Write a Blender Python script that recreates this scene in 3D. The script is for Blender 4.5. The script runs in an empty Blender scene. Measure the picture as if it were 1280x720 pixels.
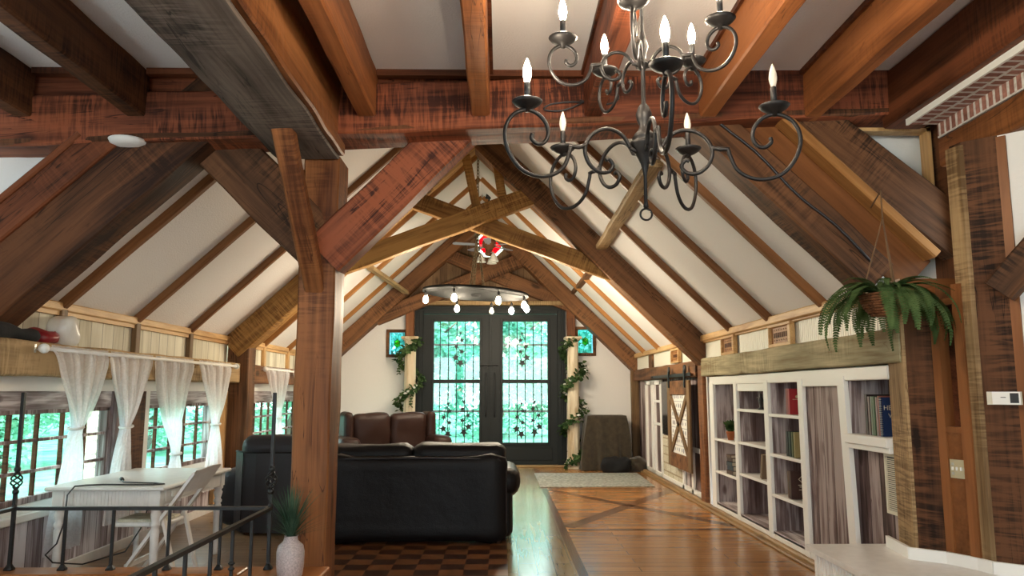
import bpy, bmesh, math, random
from mathutils import Vector, Matrix, noise
random.seed(7)
PI = math.pi
scene = bpy.context.scene
C = scene.collection

# ------------------------------------------------------------------ camera, world, sun, exposure
cam_d = bpy.data.cameras.new('camera'); cam = bpy.data.objects.new('camera', cam_d); C.objects.link(cam)
cam.location = (0, 0, 1.45)
cam.rotation_euler = (math.radians(90 + 7.653), 0, math.radians(-0.828))
cam_d.sensor_width = 36; cam_d.lens = 27.0; cam_d.clip_start = .05; cam_d.clip_end = 500
scene.camera = cam
vs = scene.view_settings
vs.view_transform = 'Standard'; vs.look = 'None'; vs.gamma = 1; vs.use_curve_mapping = False
vs.exposure = 0.80
world = bpy.data.worlds.new('world'); scene.world = world; world.use_nodes = True
bg = world.node_tree.nodes['Background']; bg.inputs[0].default_value = (.82, .95, 1, 1); bg.inputs[1].default_value = 4.0
sd = bpy.data.lights.new('sun', 'SUN'); sd.energy = 5.0; sd.angle = .05; sd.color = (1, .97, .88)
sun = bpy.data.objects.new('sun', sd); C.objects.link(sun)
sun.rotation_euler = Vector((-.42, .42, -.80)).to_track_quat('-Z', 'Y').to_euler()
FILL_LAMP = 14.0  # radiance of the unseen lamps added to fill the near room
BULB = 490.0          # radiance of a lit chandelier bulb

# ------------------------------------------------------------------ materials
def nmat(name):
    m = bpy.data.materials.new(name); m.use_nodes = True
    return m, m.node_tree.nodes, m.node_tree.links, m.node_tree.nodes['Principled BSDF']
def plain(name, col, rough=.6, metal=0, bump=0, bscale=60, spec=.5, emit=None, estr=0, var=0, sheen=0, coat=0):
    m, N, L, P = nmat(name)
    P.inputs['Base Color'].default_value = (*col, 1); P.inputs['Roughness'].default_value = rough
    P.inputs['Metallic'].default_value = metal; P.inputs['Specular IOR Level'].default_value = spec
    if sheen: P.inputs['Sheen Weight'].default_value = sheen
    if coat: P.inputs['Coat Weight'].default_value = coat
    if emit: P.inputs['Emission Color'].default_value = (*emit, 1); P.inputs['Emission Strength'].default_value = estr
    if bump or var:
        tc = N.new('ShaderNodeTexCoord'); nz = N.new('ShaderNodeTexNoise'); nz.inputs['Scale'].default_value = bscale; nz.inputs['Detail'].default_value = 4
        L.new(tc.outputs['Object'], nz.inputs['Vector'])
        if bump:
            b = N.new('ShaderNodeBump'); b.inputs['Strength'].default_value = bump; b.inputs['Distance'].default_value = .01
            L.new(nz.outputs['Fac'], b.inputs['Height']); L.new(b.outputs[0], P.inputs['Normal'])
        if var:
            r = N.new('ShaderNodeValToRGB'); r.color_ramp.elements[0].position = .3; r.color_ramp.elements[1].position = .7
            r.color_ramp.elements[0].color = (*[c * (1 - var) for c in col], 1); r.color_ramp.elements[1].color = (*[min(1, c * (1 + var)) for c in col], 1)
            L.new(nz.outputs['Fac'], r.inputs['Fac']); L.new(r.outputs[0], P.inputs['Base Color'])
    return m
def wood(name, c1, c2, axis='X', rough=.6, saw=.0, scale=1.0, bump=.5, c3=None, plank=0.0, plank_axis='Y', spec=.2, ring=.5):
    """grain along `axis` of the object's own space; saw = rough-sawn marks across the grain; plank = board width across plank_axis"""
    m, N, L, P = nmat(name)
    P.inputs['Roughness'].default_value = rough; P.inputs['Specular IOR Level'].default_value = spec
    tc = N.new('ShaderNodeTexCoord'); oi = N.new('ShaderNodeObjectInfo')
    mul = N.new('ShaderNodeMath'); mul.operation = 'MULTIPLY'; mul.inputs[1].default_value = 37.0; L.new(oi.outputs['Random'], mul.inputs[0])
    add = N.new('ShaderNodeVectorMath'); add.operation = 'ADD'; L.new(tc.outputs['Object'], add.inputs[0]); L.new(mul.outputs[0], add.inputs[1])
    vec = add.outputs[0]
    if plank:
        sp = N.new('ShaderNodeSeparateXYZ'); L.new(tc.outputs['Object'], sp.inputs[0])
        d = N.new('ShaderNodeMath'); d.operation = 'DIVIDE'; d.inputs[1].default_value = plank; L.new(sp.outputs[plank_axis], d.inputs[0])
        fl = N.new('ShaderNodeMath'); fl.operation = 'FLOOR'; L.new(d.outputs[0], fl.inputs[0])
        fr = N.new('ShaderNodeMath'); fr.operation = 'FRACT'; L.new(d.outputs[0], fr.inputs[0])
        wn = N.new('ShaderNodeTexWhiteNoise'); wn.noise_dimensions = '1D'; L.new(fl.outputs[0], wn.inputs['W'])
        sc = N.new('ShaderNodeVectorMath'); sc.operation = 'SCALE'; sc.inputs['Scale'].default_value = 13; L.new(wn.outputs['Color'], sc.inputs[0])
        a2 = N.new('ShaderNodeVectorMath'); a2.operation = 'ADD'; L.new(vec, a2.inputs[0]); L.new(sc.outputs[0], a2.inputs[1]); vec = a2.outputs[0]
    def noise_(along, across, detail, dist=0.0, off=0.0, rot=0.0):
        mp = N.new('ShaderNodeMapping'); s = [across * scale] * 3; s['XYZ'.index(axis)] = along * scale; mp.inputs['Scale'].default_value = s; mp.inputs['Location'].default_value = (off, off, off); mp.inputs['Rotation'].default_value = (rot, rot, rot)
        L.new(vec, mp.inputs['Vector']); n = N.new('ShaderNodeTexNoise'); n.inputs['Scale'].default_value = 1; n.inputs['Detail'].default_value = detail; n.inputs['Distortion'].default_value = dist
        L.new(mp.outputs[0], n.inputs['Vector']); return n.outputs['Fac']
    def math_(op, a_, b_=None, c_=None):
        n = N.new('ShaderNodeMath'); n.operation = op
        for i, v in enumerate((a_, b_, c_)):
            if v is None: continue
            if isinstance(v, (int, float)): n.inputs[i].default_value = v
            else: L.new(v, n.inputs[i])
        return n.outputs[0]
    def range_(v, a_, b_, c_=0.0, d_=1.0):
        n = N.new('ShaderNodeMapRange'); L.new(v, n.inputs[0])
        for i, x in enumerate((a_, b_, c_, d_)): n.inputs[i + 1].default_value = x
        return n.outputs[0]
    grain = noise_(.55, 7, 5, ring * 1.6); fine = noise_(2.2, 55, 2); blotch = noise_(.9, 1.7, 4, .4, 5.0)
    fac = math_('ADD', math_('MULTIPLY', grain, .52), math_('ADD', math_('MULTIPLY', blotch, .40), math_('MULTIPLY', fine, .20)))
    if saw:
        sm = range_(noise_(34, 3.0, 2, 1.2, 3.0, .30), .40, .60, 0.0, 1.0); msk = range_(noise_(1.3, 2.2, 2, 0, 8.0), .44, .62)
        fac = math_('ADD', fac, math_('MULTIPLY', math_('MULTIPLY', math_('SUBTRACT', sm, .5), msk), saw * .36))
    crack = noise_(.5, 8.5, 3, 1.2, 17.0); cr = range_(math_('ABSOLUTE', math_('SUBTRACT', crack, .5)), .0, .011, 1.0, 0.0); cm_ = range_(noise_(.8, 1.6, 1, 0, 29.0), .5, .6)
    cut = math_('MULTIPLY', cr, cm_)
    kp = N.new('ShaderNodeMapping'); s = [2.6 * scale] * 3; s['XYZ'.index(axis)] = 1.1 * scale; kp.inputs['Scale'].default_value = s; L.new(vec, kp.inputs['Vector'])
    vo = N.new('ShaderNodeTexVoronoi'); vo.inputs['Scale'].default_value = 1; L.new(kp.outputs[0], vo.inputs['Vector']); knot = range_(vo.outputs['Distance'], .05, .13, .30, 0.0)
    fac = math_('SUBTRACT', math_('SUBTRACT', fac, math_('MULTIPLY', cut, .22 if saw else .08)), math_('MULTIPLY', knot, .6))
    if plank:
        pv = N.new('ShaderNodeMath'); pv.operation = 'MULTIPLY_ADD'; pv.inputs[1].default_value = .22; L.new(wn.outputs['Value'], pv.inputs[0])
        s3 = N.new('ShaderNodeMath'); s3.operation = 'SUBTRACT'; s3.inputs[1].default_value = .11; L.new(fac, s3.inputs[0]); L.new(s3.outputs[0], pv.inputs[2]); fac = pv.outputs[0]
    r = N.new('ShaderNodeValToRGB'); e = r.color_ramp.elements
    e[0].position = .42; e[0].color = (*c1, 1); e[1].position = .645; e[1].color = (*c2, 1)
    if c3: k = r.color_ramp.elements.new(.54); k.color = (*c3, 1)
    L.new(fac, r.inputs['Fac']); col = r.outputs[0]
    if plank:
        lt = N.new('ShaderNodeMath'); lt.operation = 'LESS_THAN'; lt.inputs[1].default_value = .035; L.new(fr.outputs[0], lt.inputs[0])
        mx = N.new('ShaderNodeMix'); mx.data_type = 'RGBA'; L.new(lt.outputs[0], mx.inputs['Factor']); L.new(col, mx.inputs['A']); mx.inputs['B'].default_value = (*[c * .3 for c in c1], 1)
        col = mx.outputs['Result']
    L.new(col, P.inputs['Base Color'])
    if bump:
        b = N.new('ShaderNodeBump'); b.inputs['Strength'].default_value = bump; b.inputs['Distance'].default_value = .008
        L.new(fac, b.inputs['Height']); L.new(b.outputs[0], P.inputs['Normal'])
    return m
def floorwood(name, c1, c2, c3, bw, bh, rot, rough=.2, mortar=(.03, .012, .005)):
    m, N, L, P = nmat(name)
    tc = N.new('ShaderNodeTexCoord'); mp = N.new('ShaderNodeMapping'); mp.inputs['Rotation'].default_value = (0, 0, rot); L.new(tc.outputs['Object'], mp.inputs['Vector'])
    br = N.new('ShaderNodeTexBrick'); br.inputs['Scale'].default_value = 1; br.inputs['Brick Width'].default_value = bw; br.inputs['Row Height'].default_value = bh
    br.inputs['Mortar Size'].default_value = .003; br.inputs['Color1'].default_value = (*c1, 1); br.inputs['Color2'].default_value = (*c2, 1); br.inputs['Mortar'].default_value = (*mortar, 1)
    br.inputs['Bias'].default_value = 0; L.new(mp.outputs[0], br.inputs['Vector'])
    m2 = N.new('ShaderNodeMapping'); m2.inputs['Scale'].default_value = (1.2, 22, 1); L.new(mp.outputs[0], m2.inputs['Vector'])
    nz = N.new('ShaderNodeTexNoise'); nz.inputs['Scale'].default_value = 1; nz.inputs['Detail'].default_value = 5; L.new(m2.outputs[0], nz.inputs['Vector'])
    mx = N.new('ShaderNodeMix'); mx.data_type = 'RGBA'; mx.inputs['B'].default_value = (*c3, 1); L.new(br.outputs['Color'], mx.inputs['A'])
    rr = N.new('ShaderNodeMapRange'); rr.inputs[1].default_value = .45; rr.inputs[2].default_value = .75; rr.inputs[4].default_value = .75; L.new(nz.outputs['Fac'], rr.inputs[0]); L.new(rr.outputs[0], mx.inputs['Factor'])
    L.new(mx.outputs['Result'], P.inputs['Base Color'])
    n4 = N.new('ShaderNodeTexNoise'); n4.inputs['Scale'].default_value = 3; L.new(tc.outputs['Object'], n4.inputs['Vector'])
    r2 = N.new('ShaderNodeMapRange'); r2.inputs[3].default_value = rough * .7; r2.inputs[4].default_value = rough * 1.4; L.new(n4.outputs['Fac'], r2.inputs[0]); L.new(r2.outputs[0], P.inputs['Roughness'])
    b = N.new('ShaderNodeBump'); b.inputs['Strength'].default_value = .12; b.inputs['Distance'].default_value = .004
    n5 = N.new('ShaderNodeTexNoise'); n5.inputs['Scale'].default_value = 7; n5.inputs['Detail'].default_value = 1; L.new(tc.outputs['Object'], n5.inputs['Vector'])
    L.new(n5.outputs['Fac'], b.inputs['Height']); L.new(b.outputs[0], P.inputs['Normal'])
    P.inputs['Specular IOR Level'].default_value = .6
    return m
def checker(name, c1, c2, scale, rough=.3):
    m, N, L, P = nmat(name)
    tc = N.new('ShaderNodeTexCoord'); ck = N.new('ShaderNodeTexChecker'); ck.inputs['Scale'].default_value = scale; L.new(tc.outputs['Object'], ck.inputs['Vector'])
    nz = N.new('ShaderNodeTexNoise'); nz.inputs['Scale'].default_value = 9; nz.inputs['Detail'].default_value = 4; L.new(tc.outputs['Object'], nz.inputs['Vector'])
    ck.inputs['Color1'].default_value = (*c1, 1); ck.inputs['Color2'].default_value = (*c2, 1)
    mx = N.new('ShaderNodeMix'); mx.data_type = 'RGBA'; mx.blend_type = 'MULTIPLY'; mx.inputs['Factor'].default_value = .5; L.new(ck.outputs['Color'], mx.inputs['A']); L.new(nz.outputs['Fac'], mx.inputs['B'])
    L.new(mx.outputs['Result'], P.inputs['Base Color']); P.inputs['Roughness'].default_value = rough
    return m
def glassmat(name, tint=(.92, 1, .98), gl=.08):
    m = bpy.data.materials.new(name); m.use_nodes = True; N = m.node_tree.nodes; L = m.node_tree.links; N.clear()
    o = N.new('ShaderNodeOutputMaterial'); t = N.new('ShaderNodeBsdfTransparent'); t.inputs[0].default_value = (*tint, 1)
    g = N.new('ShaderNodeBsdfGlossy'); g.inputs['Roughness'].default_value = .03; mx = N.new('ShaderNodeMixShader'); mx.inputs[0].default_value = gl
    L.new(t.outputs[0], mx.inputs[1]); L.new(g.outputs[0], mx.inputs[2]); L.new(mx.outputs[0], o.inputs[0]); return m
def sheer(name, col, tr=.22):
    m = bpy.data.materials.new(name); m.use_nodes = True; N = m.node_tree.nodes; L = m.node_tree.links; N.clear()
    o = N.new('ShaderNodeOutputMaterial'); t = N.new('ShaderNodeBsdfTransparent'); d = N.new('ShaderNodeBsdfDiffuse'); d.inputs[0].default_value = (*col, 1)
    l = N.new('ShaderNodeBsdfTranslucent'); l.inputs[0].default_value = (*col, 1)
    a = N.new('ShaderNodeMixShader'); a.inputs[0].default_value = .72; L.new(d.outputs[0], a.inputs[1]); L.new(l.outputs[0], a.inputs[2])
    b = N.new('ShaderNodeMixShader'); L.new(a.outputs[0], b.inputs[1]); L.new(t.outputs[0], b.inputs[2])
    tc = N.new('ShaderNodeTexCoord'); vo = N.new('ShaderNodeTexNoise'); vo.inputs['Scale'].default_value = 14; vo.inputs['Distortion'].default_value = 3; L.new(tc.outputs['Object'], vo.inputs['Vector'])
    mr = N.new('ShaderNodeMapRange'); mr.inputs[1].default_value = .4; mr.inputs[2].default_value = .6; mr.inputs[3].default_value = tr * .85; mr.inputs[4].default_value = tr * 1.2; L.new(vo.outputs['Fac'], mr.inputs[0]); L.new(mr.outputs[0], b.inputs[0])
    L.new(b.outputs[0], o.inputs[0]); return m
def leafmat(name, c1, c2, trans=.35, scale=3):
    m = bpy.data.materials.new(name); m.use_nodes = True; N = m.node_tree.nodes; L = m.node_tree.links; N.clear()
    o = N.new('ShaderNodeOutputMaterial'); d = N.new('ShaderNodeBsdfDiffuse'); l = N.new('ShaderNodeBsdfTranslucent'); a = N.new('ShaderNodeMixShader'); a.inputs[0].default_value = trans
    tc = N.new('ShaderNodeTexCoord'); nz = N.new('ShaderNodeTexNoise'); nz.inputs['Scale'].default_value = scale; nz.inputs['Detail'].default_value = 4; L.new(tc.outputs['Object'], nz.inputs['Vector'])
    r = N.new('ShaderNodeValToRGB'); r.color_ramp.elements[0].position = .35; r.color_ramp.elements[1].position = .65; r.color_ramp.elements[0].color = (*c1, 1); r.color_ramp.elements[1].color = (*c2, 1)
    L.new(nz.outputs['Fac'], r.inputs['Fac']); L.new(r.outputs[0], d.inputs[0]); L.new(r.outputs[0], l.inputs[0])
    L.new(d.outputs[0], a.inputs[1]); L.new(l.outputs[0], a.inputs[2]); L.new(a.outputs[0], o.inputs[0]); return m
def brickmat(name, c1, c2, mort, bw, bh, rough=.85, swap=None, msize=.008):
    m, N, L, P = nmat(name)
    tc = N.new('ShaderNodeTexCoord'); sp = N.new('ShaderNodeSeparateXYZ'); cb = N.new('ShaderNodeCombineXYZ'); L.new(tc.outputs['Object'], sp.inputs[0])
    u, v = swap or ('X', 'Z'); L.new(sp.outputs[u], cb.inputs['X']); L.new(sp.outputs[v], cb.inputs['Y'])
    br = N.new('ShaderNodeTexBrick'); br.inputs['Scale'].default_value = 1; br.inputs['Brick Width'].default_value = bw; br.inputs['Row Height'].default_value = bh; br.inputs['Mortar Size'].default_value = msize
    br.inputs['Color1'].default_value = (*c1, 1); br.inputs['Color2'].default_value = (*c2, 1); br.inputs['Mortar'].default_value = (*mort, 1); L.new(cb.outputs[0], br.inputs['Vector'])
    nz = N.new('ShaderNodeTexNoise'); nz.inputs['Scale'].default_value = 40; L.new(tc.outputs['Object'], nz.inputs['Vector'])
    mx = N.new('ShaderNodeMix'); mx.data_type = 'RGBA'; mx.blend_type = 'OVERLAY'; mx.inputs['Factor'].default_value = .6; L.new(br.outputs['Color'], mx.inputs['A']); L.new(nz.outputs['Fac'], mx.inputs['B'])
    L.new(mx.outputs['Result'], P.inputs['Base Color']); P.inputs['Roughness'].default_value = rough
    b = N.new('ShaderNodeBump'); b.invert = True; b.inputs['Strength'].default_value = .6; b.inputs['Distance'].default_value = .01; L.new(br.outputs['Fac'], b.inputs['Height']); L.new(b.outputs[0], P.inputs['Normal'])
    return m
def leather(name, col, rough=.35):
    m, N, L, P = nmat(name); P.inputs['Base Color'].default_value = (*col, 1); P.inputs['Roughness'].default_value = rough; P.inputs['Specular IOR Level'].default_value = .2
    tc = N.new('ShaderNodeTexCoord'); v = N.new('ShaderNodeTexVoronoi'); v.inputs['Scale'].default_value = 160; n = N.new('ShaderNodeTexNoise'); n.inputs['Scale'].default_value = 5; n.inputs['Detail'].default_value = 5
    L.new(tc.outputs['Object'], v.inputs['Vector']); L.new(tc.outputs['Object'], n.inputs['Vector'])
    a = N.new('ShaderNodeMath'); a.operation = 'MULTIPLY_ADD'; a.inputs[1].default_value = .08; L.new(v.outputs['Distance'], a.inputs[0]); L.new(n.outputs['Fac'], a.inputs[2])
    b = N.new('ShaderNodeBump'); b.inputs['Strength'].default_value = .5; b.inputs['Distance'].default_value = .02; L.new(a.outputs[0], b.inputs['Height']); L.new(b.outputs[0], P.inputs['Normal']); return m

M = {}
M['red'] = wood('red_brown_timber', (.045, .012, .006), (.26, .075, .032), saw=.5, rough=.55)
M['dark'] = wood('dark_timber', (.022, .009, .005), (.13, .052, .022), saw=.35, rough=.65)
M['darkred'] = wood('dark_red_timber', (.03, .009, .004), (.16, .05, .02), saw=.3, rough=.55)
M['orange'] = wood('orange_oak_timber', (.070, .022, .008), (.27, .105, .036), saw=.25, rough=.5)
M['joist'] = wood('orange_joist_timber', (.10, .030, .009), (.31, .11, .036), saw=.2, rough=.5)
M['gold'] = wood('golden_sawn_timber', (.15, .065, .016), (.42, .22, .065), saw=.55, rough=.6)
M['brown'] = wood('brown_timber', (.055, .024, .010), (.22, .10, .042), saw=.45, rough=.6)
M['midbrown'] = wood('dark_brown_sawn_timber', (.026, .012, .006), (.15, .066, .029), saw=.5, rough=.65)
M['grey'] = wood('weathered_grey_timber', (.035, .026, .022), (.16, .125, .105), saw=.4, rough=.75, bump=.8)
M['barn'] = wood('weathered_tan_timber', (.14, .085, .035), (.45, .31, .16), saw=.35, rough=.75)
M['green_beam'] = wood('mossy_tan_timber', (.18, .125, .06), (.50, .42, .26), saw=.25, rough=.8, c3=(.31, .275, .165))
M['batten'] = wood('brown_batten', (.10, .04, .014), (.26, .115, .045), rough=.5)
M['batten_gold'] = wood('golden_batten', (.19, .078, .02), (.38, .18, .06), rough=.5)
M['ltrimY'] = wood('light_oak_trim', (.40, .22, .085), (.66, .43, .2), axis='Y', rough=.5, scale=1.5)
M['ltrimZ'] = wood('light_oak_upright', (.34, .18, .07), (.58, .36, .16), axis='Z', rough=.5, scale=1.5)
M['plyZ'] = wood('cherry_panel_upright', (.14, .05, .016), (.26, .10, .034), axis='Z', rough=.4, bump=.1)
M['ply'] = wood('cherry_plywood', (.12, .042, .013), (.22, .085, .028), axis='X', rough=.45, bump=.1)
M['doorframeZ'] = wood('brown_upright', (.07, .038, .016), (.21, .125, .058), axis='Z', rough=.55)
M['postZ'] = wood('dark_sawn_upright', (.016, .007, .004), (.115, .048, .021), axis='Z', saw=.5, rough=.7)
M['posttanZ'] = wood('tan_sawn_upright', (.11, .062, .027), (.38, .25, .125), axis='Z', saw=.4, rough=.75)
M['wash'] = wood('whitewashed_boards_upright', (.075, .045, .040), (.50, .43, .42), axis='Z', rough=.75, scale=1.2, c3=(.21, .15, .145), plank=.17, plank_axis='Y', ring=1.0)
M['washD'] = wood('dark_washed_planks', (.055, .033, .029), (.36, .295, .28), axis='Z', rough=.75, scale=1.2, c3=(.15, .10, .095), plank=.17, plank_axis='Y', ring=1.0)
M['washL'] = wood('pale_whitewashed_boards', (.20, .15, .15), (.74, .70, .73), axis='Z', rough=.75, scale=1.2, c3=(.44, .38, .40), plank=.2, plank_axis='Y', ring=1.0)
M['washX'] = wood('whitewashed_side_boards', (.085, .05, .045), (.55, .48, .47), axis='Z', rough=.75, scale=1.2, c3=(.19, .14, .135), ring=1.0)
M['washY'] = wood('whitewashed_boards_level', (.16, .12, .12), (.66, .61, .62), axis='Y', rough=.75, scale=1.2, c3=(.30, .25, .25), ring=1.0)
M['cream'] = wood('cream_washed_boards', (.50, .46, .34), (.74, .71, .58), axis='Z', rough=.7, scale=1.2, plank=.19, plank_axis='Y', bump=.2)
M['gable'] = wood('brown_gable_boards', (.09, .05, .024), (.24, .145, .075), axis='Z', rough=.6, plank=.14, plank_axis='X')
M['plaster'] = plain('white_plaster', (.76, .74, .71), .9, bump=.25, bscale=45)
M['ceil'] = plain('textured_white_ceiling', (.75, .725, .71), .9, bump=.5, bscale=70)
M['white'] = plain('white_paint', (.84, .83, .79), .4, bump=.05, bscale=25)
M['corr'] = plain('cream_ribbed_panel', (.82, .80, .70), .5)
M['whitetable'] = plain('worn_white_paint', (.72, .70, .67), .35, bump=.1, bscale=14, var=.06)
M['iron'] = plain('black_wrought_iron', (.010, .010, .011), .5, metal=.1, bump=.1, bscale=90)
M['bronze'] = plain('dark_bronze_metal', (.020, .018, .018), .48, metal=.6, bump=.05, bscale=50)
M['chain'] = plain('aged_brass_chain', (.25, .20, .12), .4, metal=.9)
M['blackpaint'] = plain('black_green_door_paint', (.009, .012, .012), .5, spec=.25)
M['lit'] = plain('lit_bulb_glow', (1, .9, .7), .3, emit=(1, .84, .62), estr=BULB)
M['fillglow'] = plain('fill_lamp_glow', (1, .95, .85), .3, emit=(1, .80, .56), estr=FILL_LAMP)
M['unlit'] = plain('clear_unlit_bulb', (.62, .58, .52), .12, spec=.6); M['unlit'].node_tree.nodes['Principled BSDF'].inputs['Alpha'].default_value = .5
M['matteiron'] = plain('matte_black_iron', (.012, .012, .012), .85, spec=.1)
M['glass'] = glassmat('window_glass')
M['leather'] = leather('black_leather', (.0045, .0035, .004), .5)
M['leather_d'] = leather('charcoal_leather', (.032, .030, .034), .42)
M['leather_b'] = leather('brown_leather', (.026, .012, .009), .36)
M['cream_plaster'] = wood('cream_plaster_fluted', (.42, .31, .18), (.78, .70, .54), axis='Z', rough=.8, bump=.4)
M['cloth_brown'] = plain('brown_velvet_cloth', (.036, .026, .014), .95, bump=.6, bscale=12, var=.35, sheen=.3)
M['black_cloth'] = plain('black_cloth', (.004, .004, .005), .9, bump=.4, bscale=20)
M['red_cloth'] = plain('red_satin', (.22, .006, .010), .4, bump=.4, bscale=15)
M['bag'] = plain('white_plastic_bag', (.72, .69, .62), .3, bump=.6, bscale=14)
M['rug'] = plain('pale_sage_rug', (.27, .27, .235), .95, bump=.9, bscale=22, var=.45)
M['curtain'] = sheer('sheer_white_curtain', (.96, .97, 1.0), .22)
M['fern'] = leafmat('fern_green', (.035, .070, .022), (.11, .17, .065), .25, 9)
M['grass_leaf'] = leafmat('blue_green_grass', (.03, .07, .045), (.10, .17, .11), .2, 7)
M['ivy'] = leafmat('ivy_green', (.02, .05, .018), (.10, .16, .06), .2, 9)
M['basket'] = wood('woven_basket', (.05, .018, .008), (.20, .085, .035), axis='X', rough=.7, scale=9)
M['rope'] = plain('brown_twine', (.15, .08, .035), .9)
M['vase'] = plain('speckled_pink_grey_ceramic', (.47, .40, .40), .35, bump=.15, bscale=110, var=.3)
M['terracotta'] = plain('terracotta', (.42, .13, .045), .8)
M['pages'] = plain('book_pages', (.62, .55, .42), .9)
M['steel'] = plain('pale_steel', (.55, .53, .48), .35, metal=.8)
M['brass'] = plain('pale_brass_plate', (.55, .47, .30), .4, metal=.35)
M['offwhite'] = plain('offwhite_plastic', (.66, .62, .50), .4)
M['darkplastic'] = plain('dark_plastic', (.02, .02, .022), .3)
M['screen'] = plain('dark_screen', (.012, .013, .015), .15)
M['lampshade'] = plain('frosted_lamp_glass', (.60, .60, .55), .3)
M['fanblade'] = plain('grey_fan_blade', (.30, .30, .36), .4)
M['brick'] = brickmat('red_brick', (.22, .085, .06), (.36, .17, .13), (.62, .58, .54), .075, .40, swap=('Y', 'X'), msize=.012)
M['brickv'] = brickmat('red_brick_soldier', (.22, .085, .06), (.36, .17, .13), (.62, .58, .54), .065, .40, swap=('Y', 'Z'), msize=.012)
M['stonewall'] = brickmat('cream_painted_brick', (.52, .46, .33), (.62, .57, .44), (.36, .29, .19), .36, .13, swap=('Y', 'Z'), msize=.012)
M['stone'] = brickmat('tan_stone', (.55, .45, .32), (.72, .62, .48), (.34, .3, .25), .32, .16, swap=('Y', 'Z'), msize=.02)
M['floor_x'] = floorwood('polished_planks_across', (.33, .15, .045), (.44, .215, .07), (.21, .085, .026), 1.7, .16, 0, .22)
M['floor_y'] = floorwood('polished_planks_along', (.30, .21, .10), (.36, .25, .12), (.20, .12, .05), .62, .15, PI / 2, .17)
q_ = M['floor_y'].node_tree.nodes['Principled BSDF']; q_.inputs['IOR'].default_value = 2.1; q_.inputs['Specular IOR Level'].default_value = .5
M['floor_l'] = floorwood('pale_worn_planks', (.24, .145, .075), (.33, .21, .115), (.15, .085, .04), 1.4, .12, 0, .3)
M['parquet'] = checker('chequered_parquet', (.26, .10, .034), (.06, .021, .010), 5.0, .35)
M['inlay'] = wood('dark_inlay_board', (.07, .028, .01), (.17, .075, .028), axis='X', rough=.22, bump=.05)
M['edge'] = wood('oak_floor_edge', (.20, .11, .045), (.38, .23, .1), axis='Y', rough=.4, bump=.1)
M['nosingX'] = wood('orange_stair_nosing', (.26, .09, .025), (.42, .17, .06), axis='X', rough=.3, bump=.1)
M['nosingY'] = wood('orange_stair_edge', (.26, .09, .025), (.42, .17, .06), axis='Y', rough=.3, bump=.1)
M['lawn'] = leafmat('lawn', (.09, .30, .22), (.20, .45, .33), 0, 2)
M['tree1'] = leafmat('tree_leaves_teal', (.10, .38, .30), (.33, .66, .54), .45, .7)
M['tree2'] = leafmat('tree_leaves_light', (.15, .46, .33), (.44, .73, .56), .45, .7)
M['bark'] = wood('tree_bark', (.08, .06, .05), (.24, .2, .16), axis='Z', rough=.9)
M['sg_blue'] = glassmat('pale_blue_stained_glass', (.5, .86, .98), .04)
M['sg_green'] = glassmat('green_stained_glass', (.12, .62, .15), .04)
M['sg_yellow'] = glassmat('yellow_stained_glass', (.95, .8, .1), .04)
M['sg_red'] = glassmat('red_stained_glass', (.75, .02, .05), .04)
M['sg_white'] = glassmat('clear_stained_glass', (.97, 1, .92), .04)

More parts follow.
